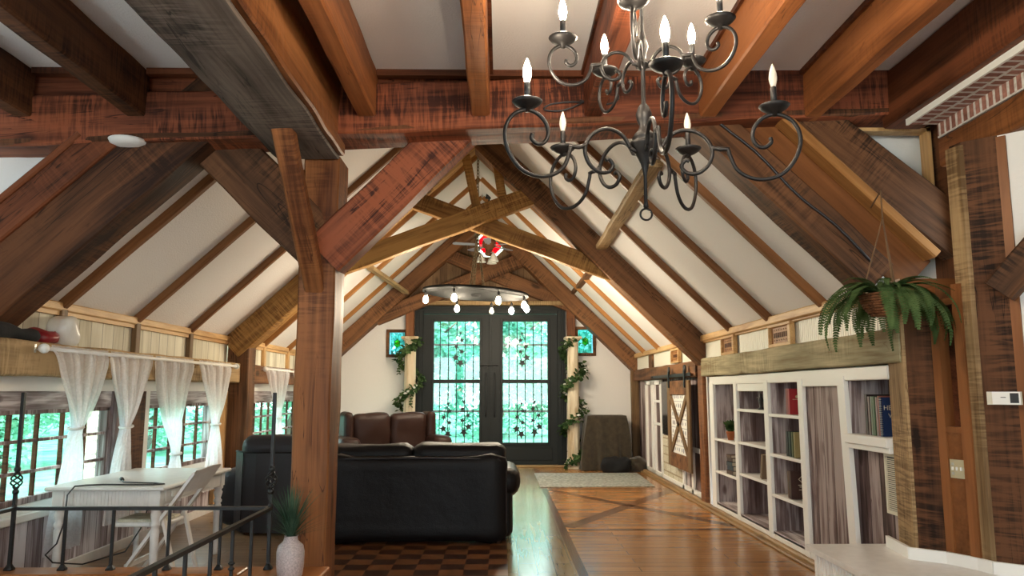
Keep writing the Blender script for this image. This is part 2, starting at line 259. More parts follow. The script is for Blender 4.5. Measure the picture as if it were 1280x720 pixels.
# ------------------------------------------------------------------ mesh helpers
ORG = {}
class MB:
    def __init__(s): s.v = []; s.f = []; s.mi = []; s.sm = []
    def add(s, vs, fs, mi=0, smooth=False):
        b = len(s.v); s.v += [Vector(p) for p in vs]; s.f += [tuple(i + b for i in f) for f in fs]; s.mi += [mi] * len(fs); s.sm += [smooth] * len(fs); return s
    def box(s, lo, hi, mi=0, bev=0.0):
        lo = list(lo); hi = list(hi)
        for i in range(3):
            if lo[i] > hi[i]: lo[i], hi[i] = hi[i], lo[i]
        if not bev:
            x0, y0, z0 = lo; x1, y1, z1 = hi
            return s.add([(x0, y0, z0), (x1, y0, z0), (x1, y1, z0), (x0, y1, z0), (x0, y0, z1), (x1, y0, z1), (x1, y1, z1), (x0, y1, z1)],
                         [(3, 2, 1, 0), (4, 5, 6, 7), (0, 1, 5, 4), (1, 2, 6, 5), (2, 3, 7, 6), (3, 0, 4, 7)], mi)
        return s.rbox(lo, hi, bev, 1, mi, smooth=False)
    def rbox(s, lo, hi, r, seg=3, mi=0, wob=0.0, smooth=True, mat=None, freq=3.0):
        bm = bmesh.new(); bmesh.ops.create_cube(bm, size=1)
        c = [(a + b) / 2 for a, b in zip(lo, hi)]; d = [abs(b - a) for a, b in zip(lo, hi)]
        r = min(r, min(d) * .49)
        for v in bm.verts: v.co = Vector([v.co[i] * d[i] for i in range(3)])
        if wob:
            bmesh.ops.subdivide_edges(bm, edges=bm.edges[:], cuts=5, use_grid_fill=True)
            for v in bm.verts:   # round the box off towards its corners
                q = Vector([max(-(d[i] / 2 - r), min(d[i] / 2 - r, v.co[i])) for i in range(3)]); e = v.co - q
                if e.length > 1e-6: v.co = q + e.normalized() * r
            for v in bm.verts:
                n = Vector([2 * v.co[i] / d[i] for i in range(3)]); n = Vector([x * abs(x) for x in n])
                v.co += n * (wob * (noise.noise((v.co + Vector(c)) * freq) + .35))
            bmesh.ops.subdivide_edges(bm, edges=bm.edges[:], cuts=1, use_grid_fill=True, smooth=.6)
        else: bmesh.ops.bevel(bm, geom=bm.edges[:], offset=r, segments=seg, profile=.5, affect='EDGES')
        bm.verts.index_update()
        vv = [v.co + Vector(c) for v in bm.verts]
        if mat: vv = [mat @ p for p in vv]
        s.add(vv, [tuple(v.index for v in f.verts) for f in bm.faces], mi, smooth); bm.free(); return s
    def bar(s, p0, p1, w, h, up=(0, 0, 1), mi=0):
        p0 = Vector(p0); p1 = Vector(p1); x = (p1 - p0).normalized(); u = Vector(up); y = u.cross(x)
        if y.length < 1e-4: y = Vector((0, 1, 0)).cross(x)
        y.normalize(); z = x.cross(y); a = []
        for p in (p0, p1):
            for sy, sz in ((-1, -1), (1, -1), (1, 1), (-1, 1)): a.append(p + y * (sy * w / 2) + z * (sz * h / 2))
        return s.add(a, [(3, 2, 1, 0), (4, 5, 6, 7), (0, 1, 5, 4), (1, 2, 6, 5), (2, 3, 7, 6), (3, 0, 4, 7)], mi)
    def tube(s, pts, r, n=8, mi=0, closed=False, cap=True):
        pts = [Vector(p) for p in pts]; m = len(pts); rs = r if isinstance(r, (list, tuple)) else [r] * m
        T = []
        for i in range(m):
            a = pts[(i - 1) % m] if (closed or i > 0) else pts[i]; b = pts[(i + 1) % m] if (closed or i < m - 1) else pts[i]
            t = (b - a); T.append(t.normalized() if t.length > 1e-9 else Vector((0, 0, 1)))
        nrm = T[0].orthogonal().normalized(); V = []
        for i in range(m):
            nrm = (nrm - T[i] * nrm.dot(T[i])); nrm = nrm.normalized() if nrm.length > 1e-6 else T[i].orthogonal().normalized()
            bn = T[i].cross(nrm)
            for k in range(n):
                a = 2 * PI * k / n; V.append(pts[i] + (nrm * math.cos(a) + bn * math.sin(a)) * rs[i])
        F = []
        for i in range(m if closed else m - 1):
            j = (i + 1) % m
            for k in range(n): F.append((i * n + k, i * n + (k + 1) % n, j * n + (k + 1) % n, j * n + k))
        if cap and not closed: F.append(tuple(range(n - 1, -1, -1))); F.append(tuple((m - 1) * n + k for k in range(n)))
        return s.add(V, F, mi, True)
    def lathe(s, prof, c=(0, 0, 0), n=16, mi=0, mat=None, sq=0):
        V = []; F = []; c = Vector(c)
        for r, z in prof:
            for k in range(n):
                a = 2 * PI * k / n; p = Vector((r * math.cos(a), r * math.sin(a), z)); V.append((mat @ p if mat else p) + c)
        m = len(prof)
        for i in range(m - 1):
            for k in range(n): F.append((i * n + k, i * n + (k + 1) % n, (i + 1) * n + (k + 1) % n, (i + 1) * n + k))
        if prof[0][0] > 1e-5: F.append(tuple(range(n - 1, -1, -1)))
        if prof[-1][0] > 1e-5: F.append(tuple((m - 1) * n + k for k in range(n)))
        return s.add(V, F, mi, True)
    def prism(s, poly, z0, z1, mi=0):     # plan outline (x, y), extruded upwards; counter-clockwise
        n = len(poly); V = [(x, y, z0) for x, y in poly] + [(x, y, z1) for x, y in poly]
        return s.add(V, [tuple(range(n - 1, -1, -1)), tuple(range(n, 2 * n))] + [(i, (i + 1) % n, n + (i + 1) % n, n + i) for i in range(n)], mi)
    def slab(s, poly, off, mi=0):         # 3-D outline, thickened by vector off
        n = len(poly); off = Vector(off); P = [Vector(p) for p in poly]
        return s.add(P + [p + off for p in P], [tuple(range(n)), tuple(range(2 * n - 1, n - 1, -1))] + [(i, n + i, n + (i + 1) % n, (i + 1) % n) for i in range(n)], mi)
    def grid(s, fn, nu, nv, mi=0):
        V = [fn(i / nu, j / nv) for j in range(nv + 1) for i in range(nu + 1)]
        return s.add(V, [(j * (nu + 1) + i, j * (nu + 1) + i + 1, (j + 1) * (nu + 1) + i + 1, (j + 1) * (nu + 1) + i) for j in range(nv) for i in range(nu)], mi, True)
def obj(name, mb, mat, parent=None, local=False):
    me = bpy.data.meshes.new(name); V = mb.v
    if parent is not None: org = ORG[parent.name]
    elif local: org = Vector((0, 0, 0))
    else:
        xs = [p.x for p in V]; ys = [p.y for p in V]; zs = [p.z for p in V]
        org = Vector(((min(xs) + max(xs)) / 2, (min(ys) + max(ys)) / 2, min(zs)))
    me.from_pydata([tuple(p - org) if not local else tuple(p) for p in V], [], mb.f)
    for m in (mat if isinstance(mat, (list, tuple)) else [mat]): me.materials.append(m if not isinstance(m, str) else M[m])
    me.polygons.foreach_set('material_index', mb.mi); me.polygons.foreach_set('use_smooth', mb.sm)
    bm = bmesh.new(); bm.from_mesh(me); bmesh.ops.recalc_face_normals(bm, faces=bm.faces[:]); bm.to_mesh(me); bm.free()
    me.update(); o = bpy.data.objects.new(name, me); C.objects.link(o)
    if parent is not None: o.parent = parent; ORG[o.name] = org
    else: o.location = org if not local else (0, 0, 0); ORG[o.name] = org
    return o
def tag(o, label=None, cat=None, group=None, kind=None):
    if label: o['label'] = label
    if cat: o['category'] = cat
    if group: o['group'] = group
    if kind: o['kind'] = kind
    return o
def thing(name, label, cat, loc, group=None, kind=None):
    o = bpy.data.objects.new(name, None); C.objects.link(o); o.location = loc; o.empty_display_size = .1; ORG[o.name] = Vector(loc)
    return tag(o, label, cat, group, kind)
def copy_tree(o, parent=None):
    c = o.copy(); C.objects.link(c); c.parent = parent; ORG[c.name] = ORG.get(o.name, Vector())
    for ch in list(o.children): copy_tree(ch, c)
    return c
def struct(name, mb, mat, label=None, cat=None, parent=None, group=None):
    o = obj(name, mb, mat, parent)
    if parent is None: tag(o, label, cat, group, 'structure')
    return o
def beam(name, p0, p1, w, h, mat, label=None, cat='timber beam', up=(0, 0, 1), rough=.008, parent=None, group=None, kind='structure', cham=.012, cut=None):
    """rough-sawn timber; own X axis along the length so that the grain follows it"""
    p0 = Vector(p0); p1 = Vector(p1); L = (p1 - p0).length; x = (p1 - p0).normalized(); y = Vector(up).cross(x)
    if y.length < 1e-3: y = Vector((0, 1, 0)).cross(x)
    y.normalize(); z = x.cross(y)
    def side(a, b, n): return [(a[0] + (b[0] - a[0]) * k / n, a[1] + (b[1] - a[1]) * k / n) for k in range(n)]
    a, b, c = w / 2, h / 2, cham
    ring = side((-a + c, -b), (a - c, -b), 3) + side((a - c, -b), (a, -b + c), 1) + side((a, -b + c), (a, b - c), 3) + side((a, b - c), (a - c, b), 1) \
        + side((a - c, b), (-a + c, b), 3) + side((-a + c, b), (-a, b - c), 1) + side((-a, b - c), (-a, -b + c), 3) + side((-a, -b + c), (-a + c, -b), 1)
    n = len(ring); seg = max(2, int(L / .12)); V = []; F = []; sd_ = random.random() * 90
    for i in range(seg + 1):
        t = L * i / seg
        for q in ring:
            p = Vector((t, q[0], q[1])); k = Vector((t * 2.2, q[0] * 4, q[1] * 4 + sd_))
            d = Vector((0, noise.noise(k), noise.noise(k + Vector((9, 5, 3))))) * rough
            if 0 < i < seg or cut is None: V.append(p + (d if 0 < i < seg else d * .3))
            else: V.append(p)
    for i in range(seg):
        for k in range(n): F.append((i * n + k, i * n + (k + 1) % n, (i + 1) * n + (k + 1) % n, (i + 1) * n + k))
    F.append(tuple(range(n - 1, -1, -1))); F.append(tuple(seg * n + k for k in range(n)))
    mb = MB().add(V, F); o = obj(name, mb, mat, None, local=True)
    R = Matrix((x, y, z)).transposed().to_4x4(); R.translation = p0
    if parent is not None: R.translation = p0 - ORG[parent.name]; o.parent = parent
    o.matrix_local = R if parent is not None else R
    if parent is None: o.matrix_world = R; tag(o, label, cat, group, kind)
    return o

# ------------------------------------------------------------------ dimensions of the hall
XL, XR, YF, Y1 = -3.52, 2.65, 15.2, 5.3          # left wall, right wall, far wall, near truss
RX, RZ, EZ = -.35, 5.08, 2.15                    # ridge and eaves
SR = (RZ - EZ) / (XR - RX); SL = (RZ - EZ) / (RX - XL)
def roof(x): return RZ - SR * (x - RX) if x > RX else RZ - SL * (RX - x)
CZ = 3.70                                        # flat ceiling of the near room
# ------------------------------------------------------------------ floor
f = MB()
f.add([(.70, 5.0, 0), (2.75, 5.0, 0), (2.75, 15.3, 0), (.70, 15.3, 0)], [(0, 1, 2, 3)], 0)          # boards across the hall
f.add([(.70, -3, 0), (4.2, -3, 0), (4.2, 5, 0), (.70, 5, 0)], [(0, 1, 2, 3)], 0)
f.add([(2.75, 5, 0), (4.2, 5, 0), (4.2, 5.6, 0), (2.75, 5.6, 0)], [(0, 1, 2, 3)], 0)
f.add([(.06, -3, 0), (.62, -3, 0), (.62, 15.3, 0), (.06, 15.3, 0)], [(0, 1, 2, 3)], 1)              # strip along the hall
f.add([(.62, -3, 0), (.70, -3, 0), (.70, 15.3, 0), (.62, 15.3, 0)], [(0, 1, 2, 3)], 4)
f.add([(-1.6, 5.3, 0), (.06, 5.3, 0), (.06, 8.0, 0), (-1.6, 8.0, 0)], [(0, 1, 2, 3)], 2)            # chequered parquet
f.add([(-1.17, -3, 0), (.06, -3, 0), (.06, 5.3, 0), (-1.17, 5.3, 0)], [(0, 1, 2, 3)], 2)
f.add([(-3.6, 5.3, 0), (-1.6, 5.3, 0), (-1.6, 15.3, 0), (-3.6, 15.3, 0)], [(0, 1, 2, 3)], 3)
f.add([(-1.6, 8.0, 0), (.06, 8.0, 0), (.06, 15.3, 0), (-1.6, 15.3, 0)], [(0, 1, 2, 3)], 3)
struct('floor', f, ['floor_x', 'floor_y', 'parquet', 'floor_l', 'inlay'], 'polished plank floor with parquet and dark inlaid crosses', 'floor')
def inlay(p, q, w, label):
    d = (Vector(q) - Vector(p)); n = Vector((-d.y, d.x, 0)).normalized() * w / 2; p = Vector(p); q = Vector(q)
    o = beam('floor_inlay', (p.x, p.y, -.0028), (q.x, q.y, -.0028), w, .008, 'inlay', label, 'floor inlay', rough=0, cham=.0005)
inlay((.72, 8.5, 0), (2.55, 11.65, 0), .17, 'dark diagonal floor board running from near left to far right of the cross')
inlay((.76, 11.6, 0), (2.55, 8.55, 0), .14, 'dark diagonal floor board running from far left to near right of the cross')
inlay((.72, 8.36, 0), (2.60, 8.36, 0), .10, 'dark cross band in the floor on the near side of the inlaid cross')
inlay((.72, 11.8, 0), (2.60, 11.8, 0), .12, 'dark cross band in the floor beside the pale rug')
# stairwell under the iron railing
sw = MB()
sw.box((-3.45, 5.26, -2.6), (-1.17, 5.30, .0)); sw.box((-3.49, -3, -2.6), (-3.45, 5.3, .22)); sw.box((-1.21, -3, -2.6), (-1.17, 5.3, .0)); sw.box((-3.45, -3, -2.64), (-1.2, 5.3, -2.6))
for k in range(9): sw.box((-3.45, 1.2 + .28 * k, -2.6), (-1.21, 1.2 + .28 * (k + 1), -2.4 + .2 * (8 - k) - .0))
struct('wall_stairwell', sw, 'plaster', 'plastered stairwell below the iron railing', 'stairwell')
nb = MB(); nb.box((-3.50, 5.29, 0), (-1.70, 5.46, .235), bev=.01); nb.box((-3.52, 5.26, .235), (-1.72, 5.47, .265), bev=.008)
struct('trim_1', nb, 'nosingX', 'orange wooden curb under the far side of the iron railing', 'curb')
nb = MB(); nb.box((-1.62, -.5, 0), (-1.18, 5.46, .235), bev=.01); nb.box((-1.70, -.5, .235), (-1.165, 5.47, .265), bev=.008)
struct('trim_2', nb, 'nosingY', 'orange wooden stair ledge beside the big post', 'ledge')

# ------------------------------------------------------------------ roof and ceilings
T = .16
r = MB(); r.slab([(XR + .05, Y1 + .05, roof(XR) - .05 * SR), (XR + .05, 15.4, roof(XR) - .05 * SR), (RX, 15.4, RZ), (RX, Y1 + .05, RZ)], (0, 0, T))
struct('ceiling_right', r, 'ceil', 'white sloping ceiling on the right side of the hall', 'ceiling')
r = MB(); r.slab([(RX, Y1 + .05, RZ), (RX, 15.4, RZ), (XL - .05, 15.4, roof(XL) - .05 * SL), (XL - .05, Y1 + .05, roof(XL) - .05 * SL)], (0, 0, T))
struct('ceiling_left', r, 'ceil', 'white sloping ceiling on the left side of the hall', 'ceiling')
r = MB(); r.box((-5.2, -3.1, CZ), (4.4, 5.42, CZ + .15)); struct('ceiling', r, 'ceil', 'flat textured white ceiling between the dark joists', 'ceiling')
# walls of the near room (out of the frame but part of the same room)
w = MB(); w.box((-5.15, -3.1, -2.6), (-5.0, 5.3, CZ)); w.box((-5.0, 5.25, -.3), (XL - .06, 5.40, 1.9)); struct('wall_near_left', w, 'plaster', 'white plaster wall left of the stairwell', 'wall')
w = MB(); w.box((4.2, -3.1, -.1), (4.35, 3.4, CZ)); struct('wall_near_right', w, 'plaster', 'white plaster wall beside the near beam', 'wall')
w = MB()
w.box((-5.1, -3.15, -2.6), (4.3, -3.0, .9)); w.box((-5.1, -3.15, 2.9), (4.3, -3.0, CZ)); w.box((-5.1, -3.15, .9), (-4.0, -3.0, 2.9)); w.box((3.4, -3.15, .9), (4.3, -3.0, 2.9)); w.box((-.5, -3.15, .9), (.1, -3.0, 2.9))  # openings added behind the viewer so that sky light fills the room
struct('wall_back', w, 'plaster', 'white wall behind the viewer with wide openings added to let in daylight', 'wall')
# white infill beside the near truss
w = MB(); w.slab([(-5.1, 5.50, 1.9), (-3.62, 5.50, 1.9), (-1.9, 5.50, 3.6), (-1.9, 5.50, CZ), (-5.1, 5.50, CZ)], (0, .06, 0)); struct('wall_infill_left', w, 'plaster', 'white wall triangle above the dark left rafter', 'wall')
w = MB(); w.slab([(1.2, 5.5, CZ), (1.2, 5.5, 3.5), (2.0, 5.5, 3.0), (2.7, 5.5, 2.4), (4.3, 5.5, 2.4), (4.3, 5.5, CZ)], (0, .06, 0)); struct('wall_infill_right', w, 'plaster', 'white wall triangle above the right brace', 'wall')
w = MB(); w.slab([(-2.0, 5.37, CZ), (1.3, 5.37, CZ), (RX, 5.37, RZ + .1)], (0, .05, 0)); struct('wall_loft', w, 'plaster', 'white loft wall above the tie beam', 'wall')

# ------------------------------------------------------------------ far gable wall with its openings
DX0, DX1, DZ = -1.70, 1.28, 3.13
w = MB()
def hole_wall(mb, x0, x1, z0, z1, holes, y0, y1):
    xs = sorted({x0, x1, *[h[0] for h in holes], *[h[1] for h in holes]}); zs = sorted({z0, z1, *[h[2] for h in holes], *[h[3] for h in holes]})
    for a, b in zip(xs, xs[1:]):
        for c, d in zip(zs, zs[1:]):
            if not any(h[0] <= (a + b) / 2 <= h[1] and h[2] <= (c + d) / 2 <= h[3] for h in holes): mb.box((a, y0, c), (b, y1, d))
hole_wall(w, XL - .1, XR + .2, 0, 3.13, [(DX0, DX1, 0, 3.13), (-2.20, -1.90, 2.17, 2.60), (1.53, 1.82, 2.20, 2.66)], YF, YF + .2)
struct('wall_far', w, 'plaster', 'white plaster end wall around the double doors', 'wall')
OC, OR_ = Vector((-.22, YF, 4.40)), .30
octa = [(OC.x + OR_ * math.cos(PI / 8 + PI / 4 * k), OC.z + OR_ * math.sin(PI / 8 + PI / 4 * k)) for k in range(8)]
gp = MB()
outer = [(XR + .2, 3.12), (1.28 + .36, 3.13 + .6), (RX, RZ + .12), (-1.8, 3.8), (XL - .1, 3.12)]
outer8 = []
for k in range(8):   # ring of eight quads round the octagon window
    a = PI / 8 + PI / 4 * k; outer8.append((OC.x + .42 * math.cos(a), OC.z + .42 * math.sin(a)))
for k in range(8):
    j = (k + 1) % 8; q = [(octa[k][0], YF, octa[k][1]), (octa[j][0], YF, octa[j][1]), (outer8[j][0], YF, outer8[j][1]), (outer8[k][0], YF, outer8[k][1])]
    gp.slab(q, (0, .15, 0))
xa, xb, za, zb = OC.x - .388, OC.x + .388, OC.z - .388, OC.z + .388
for k in range(4):
    a = PI / 4 + PI / 2 * k; q = .388
    c_, d_ = outer8[(2 * k) % 8], outer8[(2 * k + 1) % 8]
    gp.slab([(c_[0], YF, c_[1]), (OC.x + q * (1 if math.cos(a) > 0 else -1), YF, OC.z + q * (1 if math.sin(a) > 0 else -1)), (d_[0], YF, d_[1])], (0, .15, 0))
gp.slab([(XL - .1, YF, 3.13), (XR + .2, YF, 3.13), (XR + .2 - (za - 3.13) , YF, za), (XL - .1 + (za - 3.13), YF, za)], (0, .15, 0))
gp.slab([(XL + 1.1, YF, za), (xa, YF, za), (xa, YF, zb), (RX - .32, YF, zb), (XL + 1.8, YF, zb)], (0, .15, 0))
gp.slab([(xb, YF, za), (XR - 1.0, YF, za), (XR - 1.6, YF, zb), (xb, YF, zb)], (0, .15, 0))
gp.slab([(RX - .7, YF, zb), (RX + .7, YF, zb), (RX, YF, RZ + .1)], (0, .15, 0))
struct('wall_gable', gp, 'gable', 'brown boarded gable above the double doors', 'wall')
# octagon stained-glass window behind the fan
ow = thing('window_octagon', 'red and white octagonal stained glass window high in the gable', 'window', (OC.x, YF + .05, OC.z - OR_), kind='structure')
def ring8(r0, r1, y, ks):
    m = MB()
    for k in ks:
        j = k + 1; P = lambda r, i: (OC.x + r * math.cos(PI / 8 + PI / 4 * i), y, OC.z + r * math.sin(PI / 8 + PI / 4 * i))
        m.slab([P(r0, k), P(r0, j), P(r1, j), P(r1, k)], (0, .006, 0))
    return m
obj('border_glass', ring8(.235, .30, YF + .06, range(8)), 'sg_white', ow)
obj('red_glass', ring8(.12, .235, YF + .06, range(8)), 'sg_red', ow)
obj('center_glass', ring8(.001, .12, YF + .06, range(8)), 'sg_white', ow)
cm = MB()
for rr in (.12, .235, .30):
    cm.tube([(OC.x + rr * math.cos(PI / 8 + PI / 4 * i), YF + .055, OC.z + rr * math.sin(PI / 8 + PI / 4 * i)) for i in range(8)], .007, 5, closed=True)
for i in range(8): cm.tube([(OC.x + q * math.cos(PI / 8 + PI / 4 * i), YF + .055, OC.z + q * math.sin(PI / 8 + PI / 4 * i)) for q in (.12, .3)], .006, 5)
obj('lead_lines', cm, 'iron', ow)

# ------------------------------------------------------------------ left window wall
HOLES = [(3.6, 7.10, .62, 1.31), (7.74, 9.56, .62, 1.31), (10.95, 14.4, .62, 1.31)]
w = MB()
ys = sorted({3.4, YF + .1, *[h[0] for h in HOLES], *[h[1] for h in HOLES]})
for a, b in zip(ys, ys[1:]):
    if any(h[0] <= (a + b) / 2 <= h[1] for h in HOLES): w.box((XL - .12, a, 0), (XL, b, .50))
    else: w.box((XL - .12, a, 0), (XL, b, 1.45))
struct('wall_left', w, 'washL', 'whitewashed board wall below the left windows', 'wall')
w = MB()
for h in HOLES: w.box((XL - .12, h[0], 1.31), (XL - .015, h[1], 1.45))
struct('trim_3', w, 'washY', 'whitewashed head boards above the left windows', 'trim')
w = MB()
for a, b in ((3.4, 9.93), (10.33, YF)): w.box((XL - .14, a, 1.45), (XL + .025, b, 1.56))
struct('trim_4', w, 'white', 'white head trim under the left wall beam', 'trim')
w = MB()
for h in HOLES: w.box((XL - .13, h[0] - .03, .50), (XL + .045, h[1] + .03, .56), bev=.008); w.box((XL - .12, h[0], .56), (XL + .0, h[1], .62))
struct('trim_5', w, 'white', 'white sills under the left windows', 'sill')
w = MB(); w.box((XL, 3.4, 0), (XL + .02, 9.93, .09), bev=.004); w.box((XL, 10.33, 0), (XL + .02, YF, .09), bev=.004); struct('baseboard_left', w, 'whitetable', 'pale baseboard along the left wall', 'baseboard')
w = MB(); w.box((XL - .12, 3.4, 1.80), (XL, 9.95, 2.13)); w.box((XL - .12, 10.25, 1.80), (XL, YF, 2.13)); struct('wall_left_eaves', w, 'cream', 'cream washed boards between beam and left slope', 'wall')
w = MB(); w.box((XL - .02, 4.0, 2.08), (XL + .05, 9.95, 2.15), bev=.01); w.box((XL - .02, 10.25, 2.08), (XL + .05, YF, 2.15), bev=.01); w.box((XL - .01, 4.0, 2.045), (XL + .03, 9.95, 2.08)); w.box((XL - .01, 10.25, 2.045), (XL + .03, YF, 2.08))
struct('trim_6', w, 'ltrimY', 'light oak moulding under the left slope', 'trim')
beam('wall_beam', (XL + .03, 3.4, 1.68), (XL + .03, 9.95, 1.68), .30, .25, 'barn', 'long rough wall beam above the near left windows', rough=.012)
beam('wall_beam', (XL + .03, 10.25, 1.68), (XL + .03, YF, 1.68), .30, .25, 'brown', 'rough wall beam above the far left windows', rough=.012)
BY = [6.14, 7.40, 8.68, 11.40, 12.68, 13.95]
ORD = ['first', 'second', 'third', 'fourth', 'fifth', 'sixth']
for i, y in enumerate(BY):
    s = MB(); s.box((XL, y - .045, 1.80), (XL + .05, y + .045, 2.10), bev=.006)
    struct('eave_stud', s, 'ltrimZ' if i > 2 else 'doorframeZ', 'short brown upright under the %s batten of the left slope, counted from the near truss' % ORD[i], 'upright', group='uprights above the left wall beam')
# windows of the left wall: frame with muntin bars and panes
def window(name, y0, y1, z0, z1, label, cols, x=XL - .05):
    t = thing(name, label, 'window', (x, (y0 + y1) / 2, z0), kind='structure')
    m = MB(); fw = .045
    m.box((x - .03, y0, z0), (x + .03, y1, z0 + fw)); m.box((x - .03, y0, z1 - fw * .7), (x + .03, y1, z1)); m.box((x - .03, y0, z0), (x + .03, y0 + fw, z1)); m.box((x - .03, y1 - fw, z0), (x + .03, y1, z1))
    obj('frame', m, 'washX', t)
    for k in range(1, len(cols) - 1):
        m = MB(); m.box((x - .014, cols[k] - .012, z0 + fw), (x + .016, cols[k] + .012, z1 - fw * .7)); obj('muntin', m, 'postZ', t)
    for k in (1, 2):
        z = z0 + (z1 - z0) * k / 3; m = MB(); m.box((x - .02, y0 + fw, z - .012), (x + .02, y1 - fw, z + .012)); obj('muntin', m, 'washX', t)
    m = MB(); m.box((x - .004, y0 + fw, z0 + fw), (x + .004, y1 - fw, z1 - fw * .7)); obj('glass_pane', m, 'glass', t)
window('window_1', 3.60, 7.10, .62, 1.31, 'many paned window at the near end of the left wall, behind the white table', [3.6 + .3445 * k + .035 for k in range(11)])
window('window_2', 7.74, 9.56, .62, 1.31, 'many paned window behind the far end of the white table', [7.74 + .36 * k for k in range(6)])
window('window_3', 10.95, 14.4, .62, 1.31, 'many paned left window beyond the dark leather sofa', [10.95 + .345 * k for k in range(11)])
w = MB(); w.box((XL - .02, 7.12, .62), (XL + .03, 7.30, 1.45)); struct('trim_7', w, 'washX', 'whitewashed upright between the two near windows', 'trim')
w = MB(); w.box((XL - .02, 7.30, .62), (XL + .06, 7.62, 1.45)); struct('trim_8', w, 'postZ', 'dark upright between the two near windows', 'trim')
w = MB(); w.box((XL - .02, 7.62, .62), (XL + .05, 7.73, 1.45)); struct('trim_9', w, 'white', 'white window casing right of the dark upright', 'trim')
w = MB(); w.box((XL - .02, 9.58, .1), (XL + .05, 9.70, 1.45)); w.box((XL - .02, 9.70, 0), (XL + .045, 9.94, 1.45)); struct('trim_10', w, 'ltrimZ', 'pale casing beside the left truss post', 'trim')

# ------------------------------------------------------------------ right wall
w = MB(); w.box((XR + .34, 5.3, 0), (XR + .46, 10.1, 2.02)); w.box((XR + .12, 5.44, 1.7), (4.3, 5.56, 2.6)); w.box((XR + .06, 5.0, 1.62), (XR + .36, 10.1, 1.66)); w.box((XR + .15, 5.0, 2.0), (XR + .4, YF, 2.14)); w.box((XR + .0, 9.9, 0), (XR + .4, 10.12, 1.66)); struct('wall_right', w, 'plaster', 'white wall behind the shelving', 'wall')
w = MB(); w.box((XR + .06, 10.1, 0), (XR + .2, YF, 1.70)); struct('wall_right_far', w, 'plaster', 'white wall behind the barn door', 'wall')
w = MB(); w.box((XR, 5.25, 1.80), (XR + .2, YF, 2.12)); w.box((XR, 4.97, 1.80), (XR + .04, 5.25, 2.12))
struct('wall_right_eaves', w, 'corr', 'cream boards between beam and right slope', 'wall')
w = MB()
for a, b in ((5.0, 6.80), (7.42, 8.48), (9.05, 9.9), (10.35, 11.15), (11.75, 13.2), (13.7, 15.0)):
    n = int((b - a) / .042)
    for k in range(n): w.box((XR - .012, a + .042 * k, 1.86), (XR + .002, a + .042 * k + .026, 2.085))
struct('wall_right_ribs', w, 'corr', 'cream ribbed panelling under the right slope', 'panelling')
w = MB(); w.box((XR - .07, 4.9, 2.085), (XR + .02, 9.95, 2.165), bev=.012); w.box((XR - .04, 4.9, 2.065), (XR + .02, 9.95, 2.09), bev=.006); w.box((XR - .07, 10.25, 2.085), (XR + .02, YF, 2.165), bev=.012)
struct('trim_11', w, 'ltrimY', 'light oak moulding under the right slope', 'trim')
beam('wall_beam', (XR + .06, 4.95, 1.75), (XR + .06, 9.92, 1.75), .26, .23, 'green_beam', 'mossy tan beam above the built in shelves', rough=.012)
beam('wall_beam', (XR + .05, 10.25, 1.75), (XR + .05, YF, 1.75), .22, .21, 'brown', 'brown beam above the barn door', rough=.012)
w = MB(); w.box((XR - .07, 5.4, 0), (XR + .0, 15.1, .05), bev=.012); w.box((XR - .115, 5.4, 0), (XR - .07, 15.1, .022), bev=.006); struct('baseboard_right', w, 'edge', 'oak edging along the foot of the right wall', 'baseboard')
def plaque(y0, y1, label, rows=True):
    t = thing('wooden_plaque', label, 'plaque', (XR - .03, (y0 + y1) / 2, 1.865), group='wooden plaques under the right slope')
    m = MB(); x = XR - .015
    m.box((x - .05, y0, 1.865), (x, y1, 1.895), bev=.004); m.box((x - .05, y0, 2.05), (x, y1, 2.08), bev=.004); m.box((x - .05, y0, 1.895), (x, y0 + .06, 2.05), bev=.004); m.box((x - .05, y1 - .03, 1.895), (x, y1, 2.05), bev=.004)
    obj('frame', m, 'ltrimY', t)
    m = MB(); m.box((x - .022, y0 + .06, 1.895), (x, y1 - .03, 2.05)); B_m = m; m = MB(); a, b = y0 + .13, y1 - .08; n = 7
    for k in range(n):
        yy = a + (b - a) * (k + .5) / n; hw = (b - a) / n * .3
        m.box((x - .026, yy - hw, 1.95), (x - .02, yy + hw, 1.997))
        if k % 2: m.box((x - .0265, yy - hw * .3, 1.97), (x - .0255, yy + hw * .3, 1.99), 1)
    m2 = m; m = B_m; m.add(m2.v, m2.f, 1)
    for z in (1.925, 2.022):
        for k in range(6): yy = a + (b - a) * (k + .5) / 6; m.lathe([(.006, 0), (.006, .004)], (0, 0, 0), 8, mat=Matrix.Translation((x - .022, yy, z)) @ Matrix.Rotation(-PI / 2, 4, 'Y'), mi=1)
    obj('carved_board', m, ['batten_gold', 'dark'], t)
plaque(6.83, 7.40, 'larger carved wooden plaque, nearest of the three under the right slope')
plaque(8.52, 9.02, 'smaller carved wooden plaque, middle of the three under the right slope')
plaque(11.2, 11.72, 'carved wooden plaque above the barn door track')
w = MB(); w.box((XR - .03, 13.3, 1.86), (XR, 13.65, 2.08), bev=.006); struct('eave_block', w, 'brown', 'brown block near the far end of the right eave', 'timber block')

